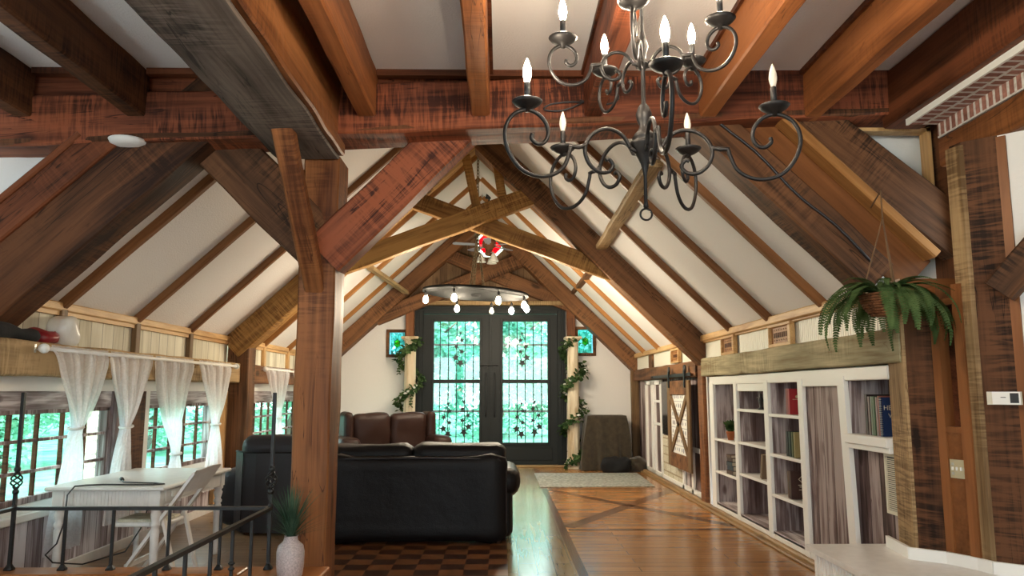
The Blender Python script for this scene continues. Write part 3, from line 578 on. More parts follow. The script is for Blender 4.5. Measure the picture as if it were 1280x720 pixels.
# ------------------------------------------------------------------ near right corner: sawn posts, cherry panel, white bench
w = MB(); w.prism([(2.60, 4.93), (2.72, 4.80), (3.0, 5.05), (3.0, 5.20), (2.652, 5.20)], 0, 1.99); o = struct('corner_post', w, 'postZ', 'dark rough sawn post at the near end of the shelves', 'post')
w = MB(); w.prism([(2.588, 4.93), (2.608, 4.922), (2.655, 5.21), (2.633, 5.21)], .42, 1.985); struct('corner_post_face', w, 'posttanZ', 'paler tan side face of the post beside the bookshelf', 'post')  # thin slab, paler tan than the rest of the post
pn = thing('cherry_panel', 'narrow reddish wooden panel with a recessed top between two sawn posts', 'panel', (2.80, 4.72, 0), kind='structure')
A_, B_ = Vector((2.72, 4.80, 0)), Vector((2.80, 4.60, 0)); D_ = (B_ - A_); Ln = D_.length; D_.normalize(); Nn = Vector((-D_.y, D_.x, 0)) * 1.0
if Nn.x > 0: Nn = -Nn
def pbox(m, a, b, z0, z1, d0, d1):       # a, b along the panel; d0, d1 outwards
    P = [A_ + D_ * a + Nn * d0, A_ + D_ * b + Nn * d0, A_ + D_ * b + Nn * d1, A_ + D_ * a + Nn * d1]
    m.add([(p.x, p.y, z) for z in (z0, z1) for p in P], [(3, 2, 1, 0), (4, 5, 6, 7), (0, 1, 5, 4), (1, 2, 6, 5), (2, 3, 7, 6), (3, 0, 4, 7)]); return m
obj('board', pbox(MB(), 0, Ln, .42, 1.22, -.06, 0), 'ply', pn)
obj('recess', pbox(MB(), 0, Ln, 1.22, 2.02, -.12, -.07), 'darkred', pn)
m = MB(); pbox(m, 0, .055, .42, 2.1, -.12, .014); obj('stile', m, 'plyZ', pn)
m = MB(); pbox(m, Ln - .05, Ln + .01, .42, 2.1, -.12, .022); obj('stile', m, 'plyZ', pn)
m = MB(); pbox(m, .055, Ln - .05, 1.20, 1.235, -.1, .012); obj('ledge', m, 'plyZ', pn)
m = MB(); pbox(m, .055, Ln - .05, 1.98, 2.02, -.1, .012); obj('top_rail', m, 'ply', pn)
w = MB(); w.prism([(2.81, 4.62), (2.825, 4.53), (2.965, 4.40), (3.35, 4.6), (3.2, 4.9)], 0, 2.97); struct('corner_post', w, 'postZ', 'dark rough sawn post carrying the thermostat', 'post')
w = MB(); w.prism([(2.79, 4.63), (2.812, 4.528), (2.836, 4.518), (2.83, 4.63)], .42, 2.95); struct('corner_post_face', w, 'posttanZ', 'paler tan edge of the thermostat post', 'post')  # thin slab along one edge, paler tan than the post front
w = MB(); w.prism([(2.97, 4.41), (4.25, 3.05), (4.3, 3.3), (3.3, 4.6)], 0, 2.97); w.prism([(3.36, 4.03), (4.25, 3.05), (4.3, 3.3), (3.6, 4.3)], 2.97, CZ); struct('wall_corner', w, 'plaster', 'white wall right of the thermostat post', 'wall')
w = MB(); w.prism([(2.962, 4.402), (2.995, 4.365), (3.03, 4.39), (3.0, 4.45)], .42, 2.96); struct('trim_12', w, 'plyZ', 'thin cherry trim right of the thermostat post', 'trim')
bn = thing('white_bench', 'white painted built in bench with ribbed front below the corner posts', 'bench', (2.5, 4.6, 0), kind='structure')
m = MB(); m.prism([(2.07, 2.6), (4.0, 2.6), (3.0, 5.3), (2.66, 5.38), (2.07, 5.38)], .385, .42); obj('bench_top', m, 'whitetable', bn)
m = MB(); m.prism([(2.11, 2.7), (3.4, 2.7), (3.0, 5.25), (2.66, 5.33), (2.11, 5.33)], 0, .385)
for k in range(58): m.box((2.095, 2.75 + .044 * k, .03), (2.115, 2.775 + .044 * k, .37))
obj('ribbed_front', m, 'white', bn)
m = MB()
bp = [(2.60, 5.3), (2.545, 4.915), (2.70, 4.775), (2.785, 4.60), (2.81, 4.505), (2.97, 4.365)]
for p, q in zip(bp, bp[1:]): m.bar((p[0] - .006, p[1] - .008, .455), (q[0] - .006, q[1] - .008, .455), .022, .07)
obj('skirting', m, 'white', bn)

# ------------------------------------------------------------------ timbers: near truss, tie beam, joists
beam('tie_beam', (-5.05, 5.42, 3.27), (3.55, 5.30, 3.585), .34, .36, 'red', 'big reddish tie beam crossing the room under the flat ceiling', rough=.014)
beam('tie_beam_head', (-5.05, 5.45, 3.57), (.9, 5.45, 3.60), .30, .27, 'red', 'reddish filler timber between the tie beam and the flat ceiling', rough=.008)
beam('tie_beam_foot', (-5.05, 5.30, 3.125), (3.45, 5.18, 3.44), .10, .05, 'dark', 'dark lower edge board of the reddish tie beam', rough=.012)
beam('girder', (-1.42, -3.0, 3.44), (-1.385, 5.44, 3.43), .49, .56, 'orange', 'huge orange girder running towards the big post', up=(0, 0, 1), rough=.02)
beam('girder_soffit', (-1.435, -3.0, 3.145), (-1.40, 5.43, 3.132), .46, .02, 'grey', 'grey split underside of the huge girder', rough=.015)
JL = ['ceiling joist left of the girder, farthest left in view', 'ceiling joist between the girder and the far left joist', 'ceiling joist just right of the girder', 'ceiling joist near the middle of the room, left of the candle chandelier',
      'ceiling joist behind the candle chandelier chain', 'ceiling joist right of the candle chandelier', 'wide ceiling joist second from the right end', 'dark ceiling joist beside the brick soffit']
for i, (x, wd, mt) in enumerate([(-3.36, .13, 'dark'), (-2.56, .13, 'dark'), (-.945, .13, 'joist'), (-.145, .13, 'joist'), (.645, .13, 'red'), (1.45, .12, 'joist'), (2.19, .12, 'joist'), (2.86, .27, 'darkred')]):
    beam('ceiling_joist', (x, -3.0, 3.53 - .03 * (i == 7)), (x, 5.24, 3.53 - .03 * (i == 7)), wd, .34 + .05 * (i == 7), mt, mt.replace('darkred', 'dark red').replace('joist', 'orange').replace('red', 'reddish').replace('dark reddish', 'dark') + ' ' + JL[i], 'joist', group='joists of the flat ceiling')
w = MB()
for a, b in ((-3.29, -2.63), (-2.49, -1.73), (-1.3, -1.01), (-.88, -.21), (-.08, .58), (.71, 1.39), (1.51, 2.13), (2.25, 2.74)): w.box((a, 5.17, 3.655), (b, 5.235, CZ))
for x in (-.215, -.07, .575, .72, 1.38, 1.52, 2.12, 2.26): w.box((x - .012, -3, 3.665), (x + .012, 5.2, CZ))
struct('trim_13', w, 'darkred', 'thin dark red trim round the flat ceiling panels', 'trim')
beam('main_post', (-1.335, 5.64, 0), (-1.315, 5.64, 3.16), .26, .33, 'orange', 'big orange oak post behind the vase of grass', 'post', up=(0, 1, 0), rough=.01)
beam('knee_brace', (-2.44, 5.54, 3.60), (-1.25, 5.58, 2.44), .40, .20, 'midbrown', 'dark knee brace from the tie beam down to the left of the big post', 'brace', up=(0, 1, 0), rough=.012)
beam('knee_brace', (-.24, 5.50, 3.46), (-1.28, 5.56, 2.42), .32, .20, 'red', 'reddish knee brace from the tie beam down to the right of the big post', 'brace', up=(0, 1, 0), rough=.012)
beam('knee_brace', (-1.42, 4.74, 3.24), (-1.335, 5.56, 2.12), .10, .14, 'orange', 'slim orange knee brace from the girder to the front of the big post', 'brace', up=(1, 0, 0), rough=.008)
beam('knee_brace', (2.12, 5.33, 3.46), (3.32, 5.28, 2.44), .34, .16, 'midbrown', 'rough sawn brace from the tie beam down to the right corner post', 'brace', up=(0, 1, 0), rough=.012)
beam('truss_post', (3.25, 5.30, 1.9), (3.25, 5.30, 3.42), .22, .34, 'dark', 'dark upper post under the right end of the tie beam', 'post', up=(0, 1, 0))
w = MB(); w.box((3.07, 5.30, 2.9), (3.10, 5.40, 3.34)); w.box((2.5, 5.30, 3.31), (3.1, 5.40, 3.335)); struct('trim_14', w, 'ltrimZ', 'light trim round the white triangle above the right brace', 'trim')
# rafters of the near truss, left and right
def slope(name, x0, x1, y, off, w, h, mat, label, rough=.012, group=None):
    s = SR if x0 > RX else SL
    return beam(name, (x0, y, roof(x0) - off), (x1, y, roof(x1) - off), w, h, mat, label, 'rafter', up=(0, 1, 0), rough=rough, group=group)
slope('principal_rafter', XL - .5, -1.9, 5.42, .0, .42, .30, 'dark', 'dark heavy rafter at the near end of the left slope')
slope('rafter_board', XL - .6, -2.62, 5.26, -.40, .21, .05, 'darkred', 'reddish board boxing the outside of the dark left rafter', .002)
beam('rafter_edge', (XL - .6, 5.25, roof(XL - .6) + .56), (-2.95, 5.25, roof(-2.95) + .56), .05, .08, 'darkred', 'thin brown edge board at the upper left rafter', 'board', up=(0, 1, 0), rough=.003)
slope('principal_rafter', 2.66, 1.3, 5.40, -.10, .26, .28, 'midbrown', 'rough rafter carrying the dark cord at the near end of the right slope')
slope('rafter_board', 2.95, 1.75, 5.36, -.40, .32, .03, 'ply', 'reddish plywood board under the right near rafter', .001)
slope('rafter_edge', 3.02, 1.95, 5.26, -.60, .07, .16, 'batten_gold', 'orange edge board between the plywood and the right brace', .003)
w = MB(); w.box((2.57, 4.86, 1.99), (2.99, 5.22, 2.17)); struct('trim_15', w, 'ply', 'reddish boxed end under the plywood board, above the corner post', 'trim')
# battens (common rafters) of both slopes
for i, y in enumerate(BY):
    m1, m2 = ('batten', 'batten') if i < 3 else ('batten_gold', 'batten_gold')
    slope('roof_batten', XL + .02, RX - .02, y, .035, .085, .075, m1, '%s batten of the left slope, counted from the near truss' % ORD[i], .003, 'battens of the sloping ceiling')
    slope('roof_batten', XR - .02, RX + .02, y, .035, .085, .075, m2, '%s batten of the right slope, counted from the near truss' % ORD[i], .003, 'battens of the sloping ceiling')
# middle truss
YT = 10.07
slope('principal_rafter', XL + .05, RX - .05, YT, .20, .30, .34, 'gold', 'rough sawn left rafter of the middle truss')
slope('principal_rafter', XR + .06, RX + .05, YT, .20, .30, .34, 'brown', 'rough sawn right rafter of the middle truss')
beam('scissor_brace', (-2.12, 9.98, 3.07), (.66, 9.98, 4.12), .25, .15, 'gold', 'golden scissor brace rising to the right across the middle truss', 'brace', up=(0, 1, 0), rough=.008)
beam('scissor_brace', (1.86, 10.10, 2.88), (-1.14, 10.10, 3.98), .23, .15, 'gold', 'golden scissor brace rising to the left across the middle truss', 'brace', up=(0, 1, 0), rough=.008)
beam('truss_strut', (-.50, 10.05, 4.70), (-.33, 10.05, 3.90), .12, .13, 'gold', 'left slanting strut above the crossing of the middle truss', 'strut', up=(0, 1, 0))
beam('truss_strut', (-.10, 10.05, 4.70), (.02, 10.05, 4.00), .12, .15, 'gold', 'right slanting strut above the crossing of the middle truss', 'strut', up=(0, 1, 0))
beam('truss_post', (XL + .14, 10.10, 0), (XL + .14, 10.10, 2.2), .28, .30, 'brown', 'left post of the middle truss beside the dark sofa', 'post', up=(0, 1, 0))
beam('truss_post', (XR + .045, 10.08, 0), (XR + .045, 10.08, 2.16), .18, .26, 'orange', 'right post of the middle truss between shelves and barn door', 'post', up=(0, 1, 0))
# wind braces lying on the slopes
beam('wind_brace', (-2.08, 12.1, 3.40), (-1.85, 14.95, 3.36), .11, .07, 'barn', 'weathered grey wind brace under the far left slope', 'brace')
beam('wind_brace', (1.40, 11.3, 3.30), (1.43, 14.95, 3.37), .11, .07, 'brown', 'short brown wind brace under the far right slope', 'brace')
beam('wind_brace', (1.32, 9.9, roof(1.32) - .12), (1.30, 6.3, roof(1.30) - .10), .15, .07, 'barn', 'pale wind brace under the right slope behind the candle chandelier', 'brace')
# far truss against the gable
slope('principal_rafter', XL + .05, RX, 15.05, .20, .28, .34, 'brown', 'left rafter of the far truss against the gable')
slope('principal_rafter', XR + .06, RX, 15.05, .20, .28, .34, 'brown', 'right rafter of the far truss against the gable')
beam('scissor_brace', (-2.45, 15.06, 2.86), (1.05, 15.06, 4.30), .28, .13, 'brown', 'brown scissor brace rising to the right on the gable', 'brace', up=(0, 1, 0))
beam('scissor_brace', (2.05, 15.11, 2.86), (-1.35, 15.11, 4.25), .28, .13, 'brown', 'brown scissor brace rising to the left on the gable', 'brace', up=(0, 1, 0))
beam('door_post', (-1.79, 15.12, 0), (-1.79, 15.12, 3.15), .16, .15, 'orange', 'wooden door post left of the double doors', 'post', up=(0, 1, 0))
beam('door_post', (1.38, 15.12, 0), (1.38, 15.12, 3.15), .16, .15, 'orange', 'wooden door post right of the double doors', 'post', up=(0, 1, 0))
w = MB(); w.box((-1.88, 15.0, 3.13), (1.47, 15.2, 3.21), bev=.008); struct('trim_16', w, 'barn', 'pale wooden head board over the double doors', 'trim')
w = MB(); w.box((XR - .10, 15.05, 0), (XR + .06, 15.2, 2.2), bev=.01); struct('trim_17', w, 'doorframeZ', 'brown upright in the far right corner', 'trim')
# near right: beam along the room, brick soffit, post brace
beam('side_beam', (3.15, 5.05, 3.07), (3.15, -3.0, 3.07), .30, .20, 'orange', 'orange beam running towards the viewer above the thermostat post', rough=.01)
w = MB(); w.box((2.80, -3.0, 3.27), (3.02, 5.05, 3.30)); struct('brick_soffit', w, 'brick', 'flat brick soffit beside the dark right joist', 'brickwork')
w = MB(); w.box((3.0, -3.0, 3.172), (3.28, 5.05, 3.275)); struct('brick_course', w, 'brickv', 'upright brick course resting on the orange side beam', 'brickwork')
w = MB(); w.box((2.785, -3.0, 3.262), (2.802, 5.05, 3.305)); struct('trim_18', w, 'white', 'thin white mortar edge of the brick soffit', 'trim')
beam('knee_brace', (2.93, 4.42, 2.02), (3.62, 3.85, 3.05),   .16, .24, 'midbrown', 'brown brace leaning right from the thermostat post', 'brace', up=(.6, .6, 0), rough=.01)

def fill_lamp(x, y, label):  # lamps out of view, added only to brighten the near room
    t = thing('added_fill_lamp', label, 'added fill lamp', (x, y, CZ - .12), group='fill lamps added to the near ceiling')
    m = MB(); m.lathe([(.20, 0), (.21, -.02), (.17, -.03)], (x, y, CZ), 28); obj('fill_lamp_base', m, 'bronze', t)
    m = MB(); m.lathe([(.17, -.03), (.165, -.07), (.12, -.10), (.001, -.115)], (x, y, CZ), 28); obj('fill_lamp_glass', m, 'fillglow', t)
fill_lamp(1.05, .6, 'round flush fill lamp added right above the viewer'); fill_lamp(-.55, -1.2, 'round flush fill lamp added behind the viewer'); fill_lamp(3.6, .9, 'round flush fill lamp added near the right wall behind the viewer')
# ================================================================== OBJECTS
# ------------------------------------------------------------------ double doors
dr = thing('door_1', 'tall black glazed iron double doors with vine scrollwork in the end wall', 'door', ((DX0 + DX1) / 2, YF, 0), kind='structure')
m = MB(); m.box((DX0, YF - .05, 0), (DX0 + .17, YF + .12, DZ), bev=.01); m.box((DX1 - .17, YF - .05, 0), (DX1, YF + .12, DZ), bev=.01); m.box((DX0 + .17, YF - .05, DZ - .16), (DX1 - .17, YF + .12, DZ), bev=.01)
m.box((DX0 + .05, YF - .07, 0), (DX0 + .10, YF - .04, DZ - .05), bev=.008); m.box((DX1 - .10, YF - .07, 0), (DX1 - .05, YF - .04, DZ - .05), bev=.008); m.box((DX0 + .05, YF - .07, DZ - .1), (DX1 - .05, YF - .04, DZ - .05), bev=.008)
obj('frame', m, 'blackpaint', dr)
m = MB(); m.box((DX0, YF - .10, 0), (DX1, YF + .15, .035), bev=.006); obj('threshold', m, 'barn', dr)
def leafshape(mb, c, s, rot, y, mi=0):   # five-lobed vine leaf cut from iron plate
    P = []
    for k in range(15):
        a = rot + 2 * PI * k / 15; r = s * ([1, .55, .5][k % 3]) * (1.0 if k else 1.15); P.append((c[0] + r * math.sin(a), y, c[1] + r * math.cos(a)))
    mb.slab(P, (0, .008, 0), mi)
def door_leaf(x0, x1, g0, g1, z0, z1, vines):
    t = MB(); y0, y1 = YF - .02, YF + .05
    t.box((x0, y0, .04), (g0, y1, DZ - .17)); t.box((g1, y0, .04), (x1, y1, DZ - .17)); t.box((g0, y0, .04), (g1, y1, z0)); t.box((g0, y0, z1), (g1, y1, DZ - .17)); t.box((g0, y0, 1.605), (g1, y1, 1.675))
    for a, b, c, d in ((g0 - .05, g0, z0 - .05, z1 + .05), (g1, g1 + .05, z0 - .05, z1 + .05)): t.box((a, y0 - .018, c), (b, y0, d), bev=.006)
    t.box((g0, y0 - .018, z0 - .05), (g1, y0, z0), bev=.006); t.box((g0, y0 - .018, z1), (g1, y0, z1 + .05), bev=.006)
    t.box((x0 + .10, y0 - .014, .12), (x1 - .10, y0, .36), bev=.008)
    L = obj('door_leaf', t, 'blackpaint', dr)
    for a, b in ((z0, 1.605), (1.675, z1)):
        q = MB(); q.box((g0, YF + .03, a), (g1, YF + .036, b)); obj('glass_pane', q, 'glass', L)
    q = MB()
    for z in (1.06, 2.36): q.box((g0, YF + .04, z - .02), (g1, YF + .06, z + .02))
    obj('glazing_bar', q, 'fanblade', L)
    q = MB(); n = 5
    for k in range(n):
        x = g0 + (g1 - g0) * (k + .75) / (n + .5); q.tube([(x, YF + .0, z0), (x, YF + .0, z1)], .0085, 6)
        for z in [z0 + .12 + .16 * i for i in range(15)]:
            if z < z1 - .05: q.lathe([(.006, -.022), (.014, 0), (.006, .022)], (x, YF, z), 6)
    obj('iron_bars', q, 'iron', L)
    for vx, zz, flip in vines:
        q = MB(); H_ = .62
        q.tube([(vx + flip * .05 * math.sin(t_ * 7.5), YF - .012, zz + H_ * t_) for t_ in [i / 24 for i in range(25)]], .007, 6)
        q.tube([(vx + flip * (.03 + .05 * math.cos(a)), YF - .012, zz + .2 + .06 * math.sin(a)) for a in [i * .35 for i in range(14)]], .005, 5)
        for i, (t_, sx, s) in enumerate(((.0, .02, .085), (.17, -.07, .08), (.36, .05, .055), (.52, -.06, .058), (.72, .05, .055), (.95, .02, .03))):
            leafshape(q, (vx + flip * sx, zz + H_ * t_), s, .5 * math.sin(i * 2.1) + PI, YF - .016)
        obj('iron_vine', q, 'iron', L)
    return L
l1 = door_leaf(-1.53, -.215, -1.32, -.42, .46, 2.82, [(-.82, 2.0, 1), (-1.05, .62, 1), (-.70, .66, -1)])
l2 = door_leaf(-.205, 1.11, .04, .92, .46, 2.82, [(.44, 2.0, -1), (.38, .62, 1), (.68, .66, -1)])
q = MB(); q.box((-.235, YF - .035, .04), (-.185, YF - .018, DZ - .17), bev=.004); obj('meeting_strip', q, 'blackpaint', dr)
for L, x in ((l1, -.29), (l2, -.12)):
    q = MB(); q.tube([(x, YF - .03, 1.80), (x, YF - .075, 1.78), (x, YF - .085, 1.70), (x, YF - .085, 1.05), (x, YF - .075, .98), (x, YF - .03, .96)], .016, 8); obj('pull_handle', q, 'iron', L)
q = MB(); q.tube([(-.42, YF - .05, 1.95), (-.06, YF - .05, 1.95)], .014, 8); q.box((-.34, YF - .06, 1.925), (-.27, YF - .02, 1.975)); q.box((-.15, YF - .06, 1.925), (-.09, YF - .02, 1.975)); q.tube([(-.26, YF - .06, 1.95), (-.26, YF - .10, 1.90)], .01, 6)
obj('slide_bolt', q, 'iron', dr)
# small stained-glass windows
def stained(name, x0, x1, z0, z1, fx0, fx1, fz0, fz1, label):
    t = thing(name, label, 'window', ((x0 + x1) / 2, YF, z0), kind='structure')
    m = MB(); y0, y1 = YF - .03, YF + .03
    m.box((fx0, y0, fz0), (fx1, y1, z0), bev=.004); m.box((fx0, y0, z1), (fx1, y1, fz1), bev=.004); m.box((fx0, y0, z0), (x0, y1, z1), bev=.004); m.box((x1, y0, z0), (fx1, y1, z1), bev=.004)
    obj('frame', m, 'brown', t)
    cx, cz = (x0 + x1) / 2, (z0 + z1) / 2
    m = MB(); m.box((x0, YF + .04, z0), (x1, YF + .044, z1)); obj('blue_glass', m, 'sg_blue', t)
    m = MB()
    P = lambda a, r, e=1.3: (cx + r * math.cos(a), YF + .034, cz + e * r * math.sin(a))
    m.slab([P(k * PI / 6, .07 if k % 2 else .055) for k in range(12)], (0, .004, 0)); obj('green_glass', m, 'sg_green', t)
    m = MB(); m.slab([(cx + .03 * math.cos(k * PI / 4), YF + .030, cz + .01 + .04 * math.sin(k * PI / 4)) for k in range(8)], (0, .003, 0)); obj('yellow_glass', m, 'sg_yellow', t)
    m = MB(); yl = YF + .032
    for a in range(6): m.tube([P(a * PI / 3 + .3, .07), P(a * PI / 3 + .3, .16)], .004, 5)
    m.tube([P(k * PI / 6, .07 if k % 2 else .055) for k in range(12)], .004, 5, closed=True); m.tube([(x0 + .03, yl, z0), (x0 + .03, yl, z1)], .004, 5); m.tube([(x1 - .03, yl, z0), (x1 - .03, yl, z1)], .004, 5)
    obj('lead_lines', m, 'iron', t)
stained('window_4', -2.20, -1.90, 2.17, 2.60, -2.26, -1.86, 2.11, 2.66, 'small stained glass window left of the double doors')
stained('window_5', 1.53, 1.82, 2.20, 2.66, 1.48, 1.88, 2.14, 2.72, 'small stained glass window right of the double doors')
# ------------------------------------------------------------------ plaster columns and ivy garlands
def column(x, y, label, kind_):
    t = thing('plaster_column', label, 'column', (x, y, 0), group='plaster columns beside the doors')
    m = MB(); m.box((x - .17, y - .17, 0), (x + .17, y + .17, .09), bev=.012); m.lathe([(.15, .09), (.155, .11), (.15, .14), (.13, .16), (.135, .18), (.115, .20)], (x, y, 0), 24); obj('base', m, 'cream_plaster', t)
    m = MB(); V = []; F = []; n = 40; lv = 24
    for i in range(lv + 1):
        z = .20 + 2.10 * i / lv; tw = .25 * i / lv
        for k in range(n):
            a = 2 * PI * k / n + tw; r = (.118 - .012 * i / lv) * (1 - .10 * (k % 4 == 0)) * (1 + .03 * noise.noise(Vector((k * .7, i * .35, x)))); V.append((x + r * math.cos(a), y + r * math.sin(a), z))
    for i in range(lv):
        for k in range(n): F.append((i * n + k, i * n + (k + 1) % n, (i + 1) * n + (k + 1) % n, (i + 1) * n + k))
    m.add(V, F, 0, True); obj('fluted_shaft', m, 'cream_plaster', t)
    m = MB(); m.lathe([(.105, 2.30), (.115, 2.32), (.108, 2.34), (.112, 2.40), (.15, 2.44)], (x, y, 0), 24); m.box((x - .165, y - .165, 2.44), (x + .165, y + .165, 2.49), bev=.012); obj('capital', m, 'cream_plaster', t)
column(-1.74, 14.82, 'cream fluted plaster column left of the double doors', 0)
column(1.385, 14.82, 'cream fluted plaster column right of the double doors', 1)
def leaf(mb, p, d, u, s, mi=0):
    d = d.normalized(); sd_ = d.cross(u)
    sd_ = sd_.normalized() if sd_.length > 1e-4 else d.orthogonal().normalized(); nn = sd_.cross(d)
    mb.add([p, p + d * s * .35 + sd_ * s * .42 + nn * s * .06, p + d * s * .75 + sd_ * s * .28, p + d * s * 1.05 - nn * s * .05, p + d * s * .75 - sd_ * s * .28, p + d * s * .35 - sd_ * s * .42 + nn * s * .06], [(0, 1, 2, 3), (0, 3, 4, 5)], mi)
def garland(x, y, z0, z1, turns, label, seed, flowers):
    rnd = random.Random(seed); t = thing('ivy_garland', label, 'garland', (x, y, z0)); pts = []; n = 60
    for i in range(n + 1):
        q = i / n; a = turns * 2 * PI * q + seed; r = .155 + .015 * math.sin(i); pts.append(Vector((x + r * math.cos(a), y + r * math.sin(a), z0 + (z1 - z0) * q)))
    m = MB(); m.tube(pts, .006, 5); obj('stem', m, 'bark', t)
    m = MB()
    for i in range(640):
        p = pts[rnd.randrange(n + 1)]; o = Vector((p.x - x, p.y - y, 0)).normalized(); d = (o * rnd.uniform(.1, 1.2) + Vector((rnd.uniform(-1, 1), rnd.uniform(-1, 1), rnd.uniform(-1.3, .7))))
        leaf(m, p + o * rnd.uniform(-.02, .09) + Vector((rnd.uniform(-.05, .05), rnd.uniform(-.04, .04), rnd.uniform(-.07, .05))), d, Vector((0, 0, 1)) + o, rnd.uniform(.065, .105))
    for k in range(3):
        p = pts[rnd.randrange(8, n)]; o = Vector((p.x - x, p.y - y, 0)).normalized(); q = [p + o * (.03 + .02 * i / 8) + Vector((.01 * math.sin(i), 0, -.05 * i)) for i in range(7)]
        for w_ in q:
            for s in range(4): leaf(m, w_, Vector((rnd.uniform(-1, 1), rnd.uniform(-1, 1), -.5)), Vector((0, 0, 1)), .06)
    obj('leaves', m, 'ivy', t)
    for k in range(flowers):
        m = MB()
        p = pts[rnd.randrange(n + 1)]; o = Vector((p.x - x, -abs(p.y - y) - .05, 0)).normalized(); m.lathe([(.001, -.02), (.03, -.012), (.034, .008), (.018, .022), (.001, .024)], p + o * .06, 8); obj('white_flower', m, 'plaster', t)
garland(-1.74, 14.82, .25, 2.42, 2.6, 'ivy garland wound around the left plaster column', 2, 6)
garland(1.385, 14.82, .12, 2.42, 3.1, 'ivy garland with white flowers wound around the right plaster column', 4, 11)

# ------------------------------------------------------------------ draped side table, bundles, rug
def drape(x0, x1, y0, y1, zt, sp):
    m = MB(); n = 96; lv = 16; V = []; F = []
    def per(q, gx, gy):
        L1, L2 = (x1 - x0 + 2 * gx), (y1 - y0 + 2 * gy); d = q * 2 * (L1 + L2)
        if d < L1: return (x0 - gx + d, y0 - gy)
        d -= L1
        if d < L2: return (x1 + gx, y0 - gy + d)
        d -= L2
        if d < L1: return (x1 + gx - d, y1 + gy)
        return (x0 - gx, y1 + gy - (d - L1))
    cx, cy = (x0 + x1) / 2, (y0 + y1) / 2
    for j in range(lv + 1):
        t = j / lv; g = sp * t ** .8 + .012
        for k in range(n):
            x, y = per(k / n, g, g * .8); fo = (noise.noise(Vector((x * 5, y * 5, t * .6))) * .11 + .03 * math.sin(k * .8 + 2 * noise.noise(Vector((x * 3, y * 3, 1))))) * t
            d = Vector((x - cx, y - cy, 0)).normalized(); V.append((x + d.x * fo, min(y + d.y * fo, 15.17), max(.012, zt * (1 - t) + .02 * noise.noise(Vector((x * 3, y * 3, 3))) * (t > .9))))
    for j in range(lv):
        for k in range(n): F.append((j * n + k, j * n + (k + 1) % n, (j + 1) * n + (k + 1) % n, (j + 1) * n + k))
    b = len(V); V += [(x0 * .5 + x1 * .5, y0 * .5 + y1 * .5, zt + .006)]
    F += [(k, (k + 1) % n, b) for k in range(n)]
    m.add(V, F, 0, True); return m
dt = thing('draped_table', 'side table covered to the floor by a brown velvet cloth in the far right corner', 'table', (1.97, 14.75, 0))
m = MB(); m.box((1.64, 14.48, .95), (2.32, 15.02, .985), bev=.008)
for x in (1.70, 2.26):
    for y in (14.54, 14.96): m.box((x - .025, y - .025, 0), (x + .025, y + .025, .95))
obj('table_frame', m, 'brown', dt)
obj('velvet_cloth', drape(1.63, 2.33, 14.47, 15.03, 1.0, .115), 'cloth_brown', dt)
def bundle(name, c, d, mat, label, cat, seed):
    m = MB(); lo = [c[0] - d[0] / 2, c[1] - d[1] / 2, 0]; hi = [c[0] + d[0] / 2, c[1] + d[1] / 2, d[2]]
    m.rbox(lo, hi, min(d) * .48, wob=min(d) * .28, freq=7 + seed); 
    for p in m.v: p.z = max(p.z, .004)
    return tag(obj(name, m, mat), label, cat)
bundle('black_cloth_bundle', (2.08, 14.16, 0), (.52, .26, .24), 'black_cloth', 'black cloth bundle lying before the velvet draped table', 'cloth', 1)
bundle('brown_cloth_bundle', (2.50, 14.36, 0), (.34, .36, .22), 'cloth_brown', 'brown cloth heap right of the velvet draped table', 'cloth', 3)
m = MB(); rq = [(.60, 11.92), (2.36, 12.0), (2.42, 13.93), (.60, 13.93)]
m.grid(lambda u, v: ((rq[0][0] * (1 - u) + rq[1][0] * u) * (1 - v) + (rq[3][0] * (1 - u) + rq[2][0] * u) * v, (rq[0][1] * (1 - u) + rq[1][1] * u) * (1 - v) + (rq[3][1] * (1 - u) + rq[2][1] * u) * v, .013 + .002 * noise.noise(Vector((u * 5, v * 5, 0)))), 16, 16)
m.slab([(x, y, .002) for x, y in rq], (0, 0, .009))
tag(obj('area_rug', m, 'rug'), 'pale sage woven rug on the floor before the doors', 'rug')

# ------------------------------------------------------------------ leather seating
sf = thing('leather_sofa', 'black leather sofa seen from behind, right of the big post', 'sofa', (-.75, 8.0, 0))
m = MB(); m.rbox((-1.72, 7.56, .03), (.06, 7.84, .82), .05, wob=.008, freq=2.2); obj('back', m, 'leather', sf)
m = MB(); m.tube([(-1.66, 7.57, .80), (-.8, 7.555, .812), (-.02, 7.57, .80), (.045, 7.58, .74), (.055, 7.585, .2)], .008, 6); obj('piping', m, 'leather_d', sf)
m = MB(); m.rbox((-1.72, 7.80, .06), (.02, 8.50, .45), .06, wob=.01); obj('seat_base', m, 'leather', sf)
for a, b, top in ((-1.70, -.88, .915), (-.86, .05, .925)):
    m = MB(); m.rbox((a, 7.70, .50), (b, 8.00, top), .10, wob=.03, freq=4); obj('back_cushion', m, 'leather', sf)
for a, b in ((-1.70, -.86), (-.84, -.06)):
    m = MB(); m.rbox((a, 7.98, .42), (b, 8.55, .56), .06, wob=.02); obj('seat_cushion', m, 'leather', sf)
m = MB(); m.rbox((-.09, 7.66, .05), (.11, 8.55, .50), .06, wob=.01); m.rbox((-.10, 7.66, .42), (.19, 8.60, .70), .13, wob=.02); obj('arm', m, 'leather', sf)
m = MB(); m.rbox((-1.93, 7.66, .05), (-1.72, 8.55, .50), .06, wob=.01); m.rbox((-1.98, 7.66, .42), (-1.70, 8.60, .70), .13, wob=.02); obj('arm', m, 'leather', sf)
for x in (-1.8, -.02):
    for y in (7.66, 8.45): m = MB(); m.lathe([(.03, 0), (.035, .06)], (x, y, 0), 10); obj('foot', m, 'dark', sf)
